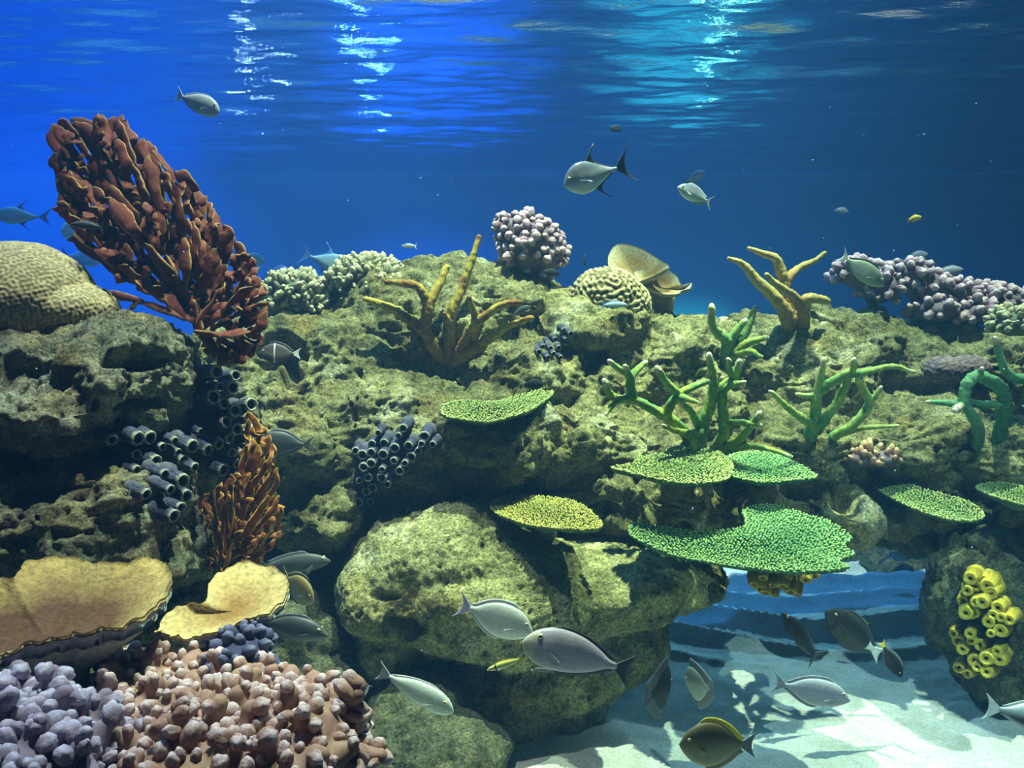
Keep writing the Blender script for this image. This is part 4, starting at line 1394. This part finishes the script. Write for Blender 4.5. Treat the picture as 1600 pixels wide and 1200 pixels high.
def fish_parts(sp, bend=0.0):
    """the meshes of one kind of fish, one unit long, head towards +X"""
    key = (sp, round(bend, 3))
    if key in SPM:
        return SPM[key]
    S = SPEC[sp]
    n, k = 26, 18
    s = np.linspace(0, 1, n) ** 1.15
    top = spline(np.stack((ST, S['top']), 1), 200)
    bot = spline(np.stack((ST, S['bot']), 1), 200)
    zt = np.interp(s, top[:, 0], top[:, 1])
    zb = np.interp(s, bot[:, 0], bot[:, 1])
    wd = S['wd'] * np.interp(s, (0, .08, .25, .45, .75, 1), (.18, .55, .95, 1.0, .6, .16))
    L = S['body']
    x = 0.5 - s * L

    def bx(v):
        v = np.array(v, float)
        v[..., 1] += bend * (0.25 - v[..., 0]) * np.abs(0.25 - v[..., 0])
        return v
    th = np.linspace(0, 2 * math.pi, k, endpoint=False)
    mid = (zt - zb) / 2
    hh = (zt + zb) / 2 + 0.004
    V = np.stack((np.repeat(x, k), (wd[:, None] * np.sign(np.cos(th)) * np.abs(np.cos(th)) ** 0.9).ravel(),
                  (mid[:, None] + hh[:, None] * np.sin(th)).ravel()), 1)
    V = np.vstack((V, ((0.512, 0, mid[0]),), ((x[-1] - .01, 0, mid[-1]),)))
    j = np.arange(k)
    tr = np.vstack((np.stack((j, (j + 1) % k, np.full(k, n * k)), 1)[:, ::-1], np.stack(((n - 1) * k + j, (n - 1) * k + (j + 1) % k, np.full(k, n * k + 1)), 1)))
    P = {'body': MB().add(bx(V), grid_quads(n, k, True), tr).mesh('body')}
    tl, fork, sp_ = S['tail']
    v = np.linspace(-1, 1, 13)
    xr = x[-1] + 0.012
    rt = np.stack((np.full(13, xr), np.zeros(13), v * (zt[-1] + zb[-1]) * .48 + mid[-1]), 1)
    tp = np.stack((xr - (tl - fork) - fork * np.abs(v) ** 1.6, np.zeros(13), np.sign(v) * sp_ * np.abs(v) ** .85 + mid[-1]), 1)
    P['tail_fin'] = fin_mesh('tail_fin', bx(rt), bx(tp), 0.008, 7)
    for nm, ZZ, sg in (('dorsal', zt, 1), ('anal', zb, -1)):
        s0, s1, h0, h1 = S[nm]
        q = np.linspace(s0, s1, 16)
        z = np.interp(q, s, ZZ) * sg
        xx = 0.5 - q * L
        u = np.linspace(0, 1, 16)
        if sp == 'jack':
            hgt = h0 * np.exp(-((u - .02) / .24) ** 2) + .022
            back = -0.20 * np.exp(-((u - .02) / .16) ** 2)
        else:
            hgt = (h0 * (1 - u) + h1 * u) * np.minimum(1, u * 7 + .25) * (1 if sp != 'bat' else 1)
            back = -0.02 - (0.14 if sp == 'bat' else 0.03) * u
        r0 = np.stack((xx, 0 * xx, z - sg * 0.012), 1)
        r1 = np.stack((xx + back, 0 * xx, z + sg * hgt), 1)
        P[nm + '_fin'] = fin_mesh(nm + '_fin', bx(r0), bx(r1), 0.006, 5)
    pl = S['pec']
    w0 = np.interp(.27, s, wd) * .92
    for sd in (1, -1):
        v = np.linspace(-1, 1, 7)
        zc = mid[8] - 0.035
        r0 = np.stack((np.full(7, 0.5 - .26 * L), np.full(7, sd * w0), zc + v * .018), 1)
        r1 = np.stack((0.5 - .26 * L - pl * (1 - .35 * v ** 2), sd * (w0 + .025 + .012 * (1 - v ** 2)), zc - .045 + v * .032), 1)
        P['pectoral_fin' + ('' if sd > 0 else '_b')] = fin_mesh('pectoral_fin', bx(r0), bx(r1), 0.004, 4)
    es, ez = S['eye']
    we = np.interp(es, s, wd) * .86
    V0, T0 = ICO[2]
    for sd in (1, -1):
        c = np.array((0.5 - es * L, sd * we, ez))
        sf = '' if sd > 0 else '_b'
        P['eye' + sf] = MB().add(bx(c + V0 * (.024, .013, .024)), None, T0).mesh('eye')
        P['pupil' + sf] = MB().add(bx(c + np.array((0.002, sd * .006, 0)) + V0 * (.014, .0095, .014)), None, T0).mesh('pupil')
    SPM[key] = P
    return P


plain('pupil_black', (0.005, 0.006, 0.008), 0.15, 0.6)
plain('eye_pale', (0.55, 0.52, 0.32), 0.3, 0.5)


def fish(name, label, head, tail, d, sp, body, fin, tailm=None, turn=0.0, roll=0.0, group=None, dorsal=None, bend=0.0, detail=True, eye='eye_pale', fat=1.0, cat='fish'):
    """head and tail tip in photo pixels, d the distance of the middle, turn = metres the head is nearer than the tail"""
    H, T = at(head[0], head[1], d - turn / 2), at(tail[0], tail[1], d + turn / 2)
    X = (H - T)
    L = X.length
    X.normalize()
    up = Vector((0, 0, 1))
    Y = up.cross(X)
    if Y.length < 0.2:
        Y = Vector((0, -1, 0))
    Y.normalize()
    Z = X.cross(Y)
    R = Matrix((X, Y, Z)).transposed().to_4x4() @ Matrix.Rotation(roll, 4, 'X')
    root = thing(name, label, cat, (H + T) / 2, group)
    root.matrix_world = Matrix.Translation((H + T) / 2) @ R @ Matrix.Diagonal((L, L, L * fat, 1))
    P = fish_parts(sp, bend)
    for k, me in P.items():
        if k.startswith('pupil') or (not detail and k.startswith(('eye', 'pectoral'))):
            continue
        mt = {'body': body, 'tail_fin': tailm or fin, 'dorsal_fin': dorsal or fin, 'anal_fin': fin}.get(k, fin)
        if k.startswith('pectoral'):
            mt = body
        if k.startswith('eye'):
            mt = eye
        o = bpy.data.objects.new(me.name.split('.')[0], me)
        COL.objects.link(o)
        o.parent = root
        if not me.materials:
            me.materials.append(None)
        o.material_slots[0].link = 'OBJECT'
        o.material_slots[0].material = MATS[mt]
        if k.startswith('eye'):
            pm = P['pupil' + k[3:]]
            e = bpy.data.objects.new('pupil', pm)
            COL.objects.link(e)
            e.parent = o
            if not pm.materials:
                pm.materials.append(MATS['pupil_black'])
    return root


W = (0.72, 0.76, 0.74)
fish_mat('pale_fish', (0.42, 0.47, 0.43), (0.60, 0.66, 0.62), (0.70, 0.74, 0.70))
fish_mat('lavender_fish', (0.30, 0.27, 0.32), (0.44, 0.42, 0.50), (0.34, 0.32, 0.40), [(.40, .54, (0.48, 0.46, 0.36))])
fish_mat('grey_fish', (0.34, 0.36, 0.42), (0.44, 0.47, 0.54), (0.46, 0.48, 0.54))
fish_mat('mint_fish', (0.42, 0.50, 0.44), (0.60, 0.70, 0.62), (0.62, 0.70, 0.62))
fish_mat('silver_fish', (0.12, 0.15, 0.19), (0.36, 0.42, 0.48), (0.62, 0.68, 0.72), rough=0.25)
fish_mat('blue_tinted_silver', (0.25, 0.45, 0.62), (0.42, 0.62, 0.78), (0.50, 0.70, 0.82), rough=0.35)  # blue lamplight on the far shoal is put into this silver colour
fish_mat('blue_fish', (0.05, 0.20, 0.75), (0.10, 0.34, 0.85), (0.16, 0.42, 0.85))
fish_mat('dim_fish', (0.16, 0.19, 0.26), (0.28, 0.32, 0.40), (0.34, 0.38, 0.46))
fish_mat('dark_fish', (0.012, 0.015, 0.018), (0.025, 0.028, 0.03), (0.045, 0.045, 0.045), spec=0.08, rough=0.7)
fish_mat('slate_fish', (0.05, 0.06, 0.065), (0.09, 0.11, 0.11), (0.14, 0.16, 0.155))
fish_mat('olive_fish', (0.10, 0.09, 0.05), (0.20, 0.19, 0.10), (0.26, 0.25, 0.14))
fish_mat('banded_fish', (0.02, 0.025, 0.025), (0.03, 0.035, 0.033), (0.06, 0.065, 0.055), [(-.34, -.22, W), (.30, .36, (0.03, 0.03, 0.03))], spec=0.08, rough=0.7)
fish_mat('butterfly_fish', (0.30, 0.28, 0.14), (0.34, 0.34, 0.22), (0.4, 0.4, 0.3), [(.36, .42, W), (.42, .50, (0.02, 0.02, 0.02)), (.22, .30, (0.02, 0.02, 0.02)), (.30, .36, W)])
fish_mat('collar_fish', (0.07, 0.06, 0.05), (0.13, 0.11, 0.08), (0.12, 0.08, 0.05), [(.10, .14, W)])
fish_mat('yellow_fish', (0.75, 0.52, 0.06), (0.85, 0.66, 0.10), (0.85, 0.72, 0.25))
fish_mat('wrasse', (0.55, 0.52, 0.05), (0.62, 0.64, 0.20), (0.72, 0.74, 0.60), [(.26, .30, (0.06, 0.05, 0.03))])
fish_mat('ochre_fish', (0.26, 0.22, 0.08), (0.36, 0.34, 0.16), (0.42, 0.42, 0.26))
fish_mat('orange_fish', (0.85, 0.26, 0.04), (0.9, 0.36, 0.08), (0.9, 0.42, 0.12))
fish_mat('green_grey', (0.16, 0.20, 0.16), (0.30, 0.36, 0.30), (0.34, 0.40, 0.34))
fish_mat('half_dark', (0.66, 0.70, 0.66), (0.40, 0.44, 0.44), (0.03, 0.035, 0.04), z=(-.06, .06))
for nm, c in (('fin_pale', (0.58, 0.64, 0.62)), ('fin_grey', (0.34, 0.37, 0.42)), ('fin_dark', (0.035, 0.04, 0.05)), ('fin_slate', (0.14, 0.16, 0.17)), ('fin_white', (0.75, 0.78, 0.76)),
              ('fin_yellow', (0.78, 0.62, 0.06)), ('fin_blue', (0.12, 0.30, 0.80)), ('fin_lilac', (0.46, 0.46, 0.66)), ('fin_orange', (0.8, 0.3, 0.06)), ('fin_olive', (0.20, 0.20, 0.12))):
    plain(nm, c)

# --- open water
fish('unicornfish', 'grey unicornfish with a pale tail swimming below the water surface', (343, 174), (271, 146), 4.2, 'unicorn', 'grey_fish', 'fin_grey', 'fin_pale', .06, fat=1.05, bend=.1)
fish('pompano', 'silver pompano with swept dark fins in open water', (882, 288), (986, 256), 4.0, 'jack', 'silver_fish', 'fin_dark', None, .10, bend=.15)
fish('striped_fish', 'silvery fish diving away with its tail to the lower right', (1059, 292), (1116, 320), 4.6, 'damsel', 'silver_fish', 'fin_grey', None, .1, fat=.9)
fish('reef_fish', 'dim mauve fish just above the silvery diving fish', (1102, 268), (1066, 288), 6.2, 'damsel', 'dim_fish', 'fin_slate', None, .0, detail=False)
fish('reef_fish', 'tiny dark fish high above the pompano', (972, 203), (948, 200), 5.2, 'damsel', 'dark_fish', 'fin_dark', detail=False)
fish('reef_fish', 'tiny dim blue fish in the dark water on the right', (1326, 331), (1302, 327), 6.0, 'damsel', 'dim_fish', 'fin_grey', detail=False)
fish('reef_fish', 'small bright yellow fish in the dark water', (1440, 339), (1415, 345), 4.8, 'damsel', 'yellow_fish', 'fin_yellow', detail=False)
fish('surgeonfish', 'green grey surgeonfish nosing down over the mauve corals', (1381, 447), (1311, 396), 4.4, 'surgeon', 'green_grey', 'fin_slate', 'fin_pale', .05, fat=.85, dorsal='fin_dark')
fish('reef_fish', 'grey fish half hidden behind the mauve crest', (1384, 416), (1430, 412), 5.6, 'damsel', 'dim_fish', 'fin_slate', detail=False)
fish('reef_fish', 'small grey fish above the mauve crest', (1450, 397), (1412, 405), 5.7, 'damsel', 'dim_fish', 'fin_slate', detail=False)
fish('reef_fish', 'slender pale fish swimming right of the mauve crest', (1505, 421), (1455, 427), 5.7, 'damsel', 'grey_fish', 'fin_grey', detail=False, fat=.75)
fish('reef_fish', 'dark fish with a white tail diving under the green surgeonfish', (1352, 456), (1377, 494), 4.7, 'damsel', 'dark_fish', 'fin_dark', 'fin_white', fat=.9)
fish('reef_fish', 'dark slim fish in front of the mauve corals', (1500, 466), (1470, 444), 4.8, 'slim', 'dark_fish', 'fin_dark', detail=False, fat=1.3)
# --- blue shoal behind the fan
fish('jack', 'large translucent blue fish at the left edge above the dome coral', (-8, 336), (84, 340), 5.6, 'jack', 'blue_tinted_silver', 'fin_blue', None, .05, fat=.75)
fish('jack', 'blue fish turning away behind the left edge of the fan', (96, 358), (140, 372), 6.0, 'jack', 'blue_tinted_silver', 'fin_blue', None, .3)
fish('jack', 'faint blue fish between the dome coral and the fan', (162, 404), (90, 398), 6.6, 'jack', 'blue_tinted_silver', 'fin_blue', None, .1, fat=.9)
fish('jack', 'blue fish peeping out behind the right side of the fan', (414, 408), (352, 404), 6.0, 'damsel', 'blue_tinted_silver', 'fin_blue', fat=1.05)
fish('reef_fish', 'small vivid blue fish beside the fan', (451, 420), (419, 424), 5.4, 'damsel', 'blue_fish', 'fin_blue', detail=False)
fish('jack', 'blue silver jack with a forked tail over the finger corals', (546, 421), (466, 394), 5.4, 'jack', 'blue_tinted_silver', 'fin_blue', None, .05, fat=.85)
fish('reef_fish', 'pale blue fish behind the cream finger coral', (519, 452), (470, 428), 5.5, 'damsel', 'blue_tinted_silver', 'fin_blue', fat=.9, detail=False)
fish('jack', 'faint fish with an upright fin behind the green finger coral', (592, 412), (546, 406), 6.0, 'jack', 'blue_tinted_silver', 'fin_blue', detail=False)
fish('reef_fish', 'tiny silver and black fish above the ridge', (627, 384), (653, 385), 5.2, 'slim', 'silver_fish', 'fin_white', detail=False, fat=1.3)
# --- along the slope
fish('wrasse', 'small dark fish crossing the red fan', (112, 350), (166, 356), 3.0, 'slim', 'slate_fish', 'fin_slate', detail=False, fat=1.2)
fish('butterflyfish', 'dark collared fish with a white tail in the hollow by the fan', (405, 552), (470, 553), 4.15, 'disc', 'collar_fish', 'fin_dark', 'fin_white', fat=.8, roll=.1)
fish('reef_fish', 'pale rounded fish among the yellow staghorn arms', (634, 480), (634, 438), 4.72, 'disc', 'pale_fish', 'fin_pale', turn=.08, fat=.8, detail=False)
fish('reef_fish', 'dark grey fish swimming behind the orange fan', (398, 690), (492, 696), 3.72, 'surgeon', 'slate_fish', 'fin_slate', fat=.9)
fish('reef_fish', 'dark fish under the ledge above the curved green table', (818, 602), (858, 600), 4.1, 'damsel', 'dark_fish', 'fin_dark', detail=False, fat=.9)
fish('reef_fish', 'small black fish beside the mauve cauliflower coral', (876, 428), (842, 424), 4.75, 'damsel', 'dark_fish', 'fin_dark', detail=False, fat=.8)
fish('reef_fish', 'tiny dark fish hanging upright near the bowl coral', (913, 416), (914, 397), 5.0, 'slim', 'dark_fish', 'fin_dark', detail=False)
fish('wrasse', 'small yellow wrasse above the grey tube cluster', (800, 503), (833, 497), 4.35, 'slim', 'wrasse', 'fin_yellow', detail=False)
fish('reef_fish', 'dull dark fish above the small yellow wrasse', (828, 478), (798, 494), 4.5, 'damsel', 'slate_fish', 'fin_slate', detail=False, fat=.8)
fish('reef_fish', 'small blue fish in front of the maze coral', (980, 476), (936, 477), 4.55, 'slim', 'blue_tinted_silver', 'fin_blue', detail=False, fat=1.2)
fish('reef_fish', 'small orange fish by the staghorn at the right edge', (1585, 563), (1560, 559), 4.5, 'damsel', 'orange_fish', 'fin_orange', detail=False, fat=.8)
# --- around the big boulder
fish('surgeonfish', 'pale surgeonfish with a lilac tail over the big boulder', (833, 989), (712, 942), 3.0, 'surgeon', 'pale_fish', 'fin_pale', 'fin_lilac', .04)
fish('unicornfish', 'lavender grey unicornfish with a dark tail in the middle', (819, 1000), (992, 1050), 2.8, 'unicorn', 'lavender_fish', 'fin_dark', 'fin_dark', .06, fat=1.05)
fish('unicornfish', 'mint pale unicornfish diving towards the low boulder', (708, 1110), (588, 1046), 2.9, 'unicorn', 'mint_fish', 'fin_pale', 'fin_grey', .08, fat=.85)
fish('wrasse', 'small yellow wrasse with a dark bar below the lavender unicornfish', (761, 1047), (823, 1027), 2.7, 'slim', 'wrasse', 'fin_yellow', fat=.9)
fish('surgeonfish', 'dark striped surgeonfish half under the yellow tan plate', (512, 992), (395, 968), 3.2, 'surgeon', 'slate_fish', 'fin_slate', None, .05, fat=.72)
fish('reef_fish', 'ochre rounded fish in the crevice above the striped surgeonfish', (490, 940), (440, 895), 3.5, 'disc', 'ochre_fish', 'fin_olive', None, .12, fat=.95)
fish('grouper', 'grey grouper resting in the dark crevice by the big boulder', (516, 876), (392, 888), 3.7, 'slim', 'slate_fish', 'fin_slate', fat=1.25)
fish('reef_fish', 'tiny silver fish beside the mint unicornfish tail', (566, 1090), (578, 1068), 3.2, 'slim', 'silver_fish', 'fin_grey', detail=False, fat=1.3)
fish('butterflyfish', 'black and white barred butterflyfish behind the pink knobs', (586, 1138), (538, 1114), 3.0, 'damsel', 'butterfly_fish', 'fin_olive', fat=.95)
fish('reef_fish', 'thin shadowy fish under the lavender unicornfish', (835, 1045), (868, 1050), 3.2, 'slim', 'slate_fish', 'fin_slate', detail=False)
# --- over the sand
fish('batfish', 'dark batfish seen from behind over the sand', (1046, 1066), (1028, 1092), 3.3, 'bat', 'dark_fish', 'fin_dark', None, -.22, .05, bend=.4)
fish('batfish', 'pale batfish turned edge on beside the dark one', (1072, 1062), (1106, 1080), 3.35, 'bat', 'green_grey', 'fin_slate', None, -.18, -.1, bend=-.3)
fish('surgeonfish', 'round dark surgeonfish with a yellow back fin at the bottom', (1062, 1163), (1181, 1164), 2.7, 'disc', 'olive_fish', 'fin_olive', 'fin_slate', .03, fat=.98, dorsal='fin_yellow')
fish('surgeonfish', 'lone bluish grey surgeonfish over the bright sand', (1328, 1094), (1203, 1065), 2.9, 'surgeon', 'grey_fish', 'fin_grey', None, .02, fat=.82)
fish('surgeonfish', 'narrow dark fish seen from above over the blue sand', (1222, 958), (1282, 1036), 3.8, 'slim', 'dark_fish', 'fin_dark', None, .05, fat=1.1)
fish('butterflyfish', 'black fish with a white tail base over the blue sand', (1290, 956), (1378, 1026), 3.7, 'disc', 'banded_fish', 'fin_dark', 'fin_white', .06, fat=.62)
fish('butterflyfish', 'small dark fish with a yellow fin beside the black one', (1408, 1058), (1376, 1002), 3.7, 'disc', 'dark_fish', 'fin_slate', 'fin_yellow', .08, fat=.75)
fish('reef_fish', 'tiny yellowish fish behind the black fish over the sand', (1337, 966), (1358, 978), 4.4, 'damsel', 'ochre_fish', 'fin_yellow', detail=False)
fish('unicornfish', 'pale and black fish entering at the right edge', (1690, 1130), (1535, 1104), 2.9, 'unicorn', 'half_dark', 'fin_pale', 'fin_white', .02)
fish('reef_fish', 'faint striped blue fish by the hazy rocks under the shelf', (1424, 872), (1384, 864), 5.6, 'damsel', 'dim_fish', 'fin_blue', detail=False, fat=1.1)

# ------------------------------------------------------------------ drifting specks
plain('speck_white', (0.9, 0.92, 0.95))
mb = MB()
V0, T0 = ICO[1]
for i in range(46):
    q = (rng.uniform(0, 1600), rng.uniform(20, 1100)) if i > 9 else ((1525, 162), (1435, 212), (1444, 210), (1349, 211), (1496, 352), (1287, 372), (1203, 388), (684, 305), (1519, 855), (1270, 250))[i]
    c = np.array(at(q[0], q[1], rng.uniform(2.4, 2.9)))
    mb.add(c + V0 * rng.uniform(.0012, .0028), None, T0)
tag(put('drifting_specks', mb.mesh('drifting_specks'), MATS['speck_white']), 'tiny white specks drifting in the water', 'specks', kind='stuff')
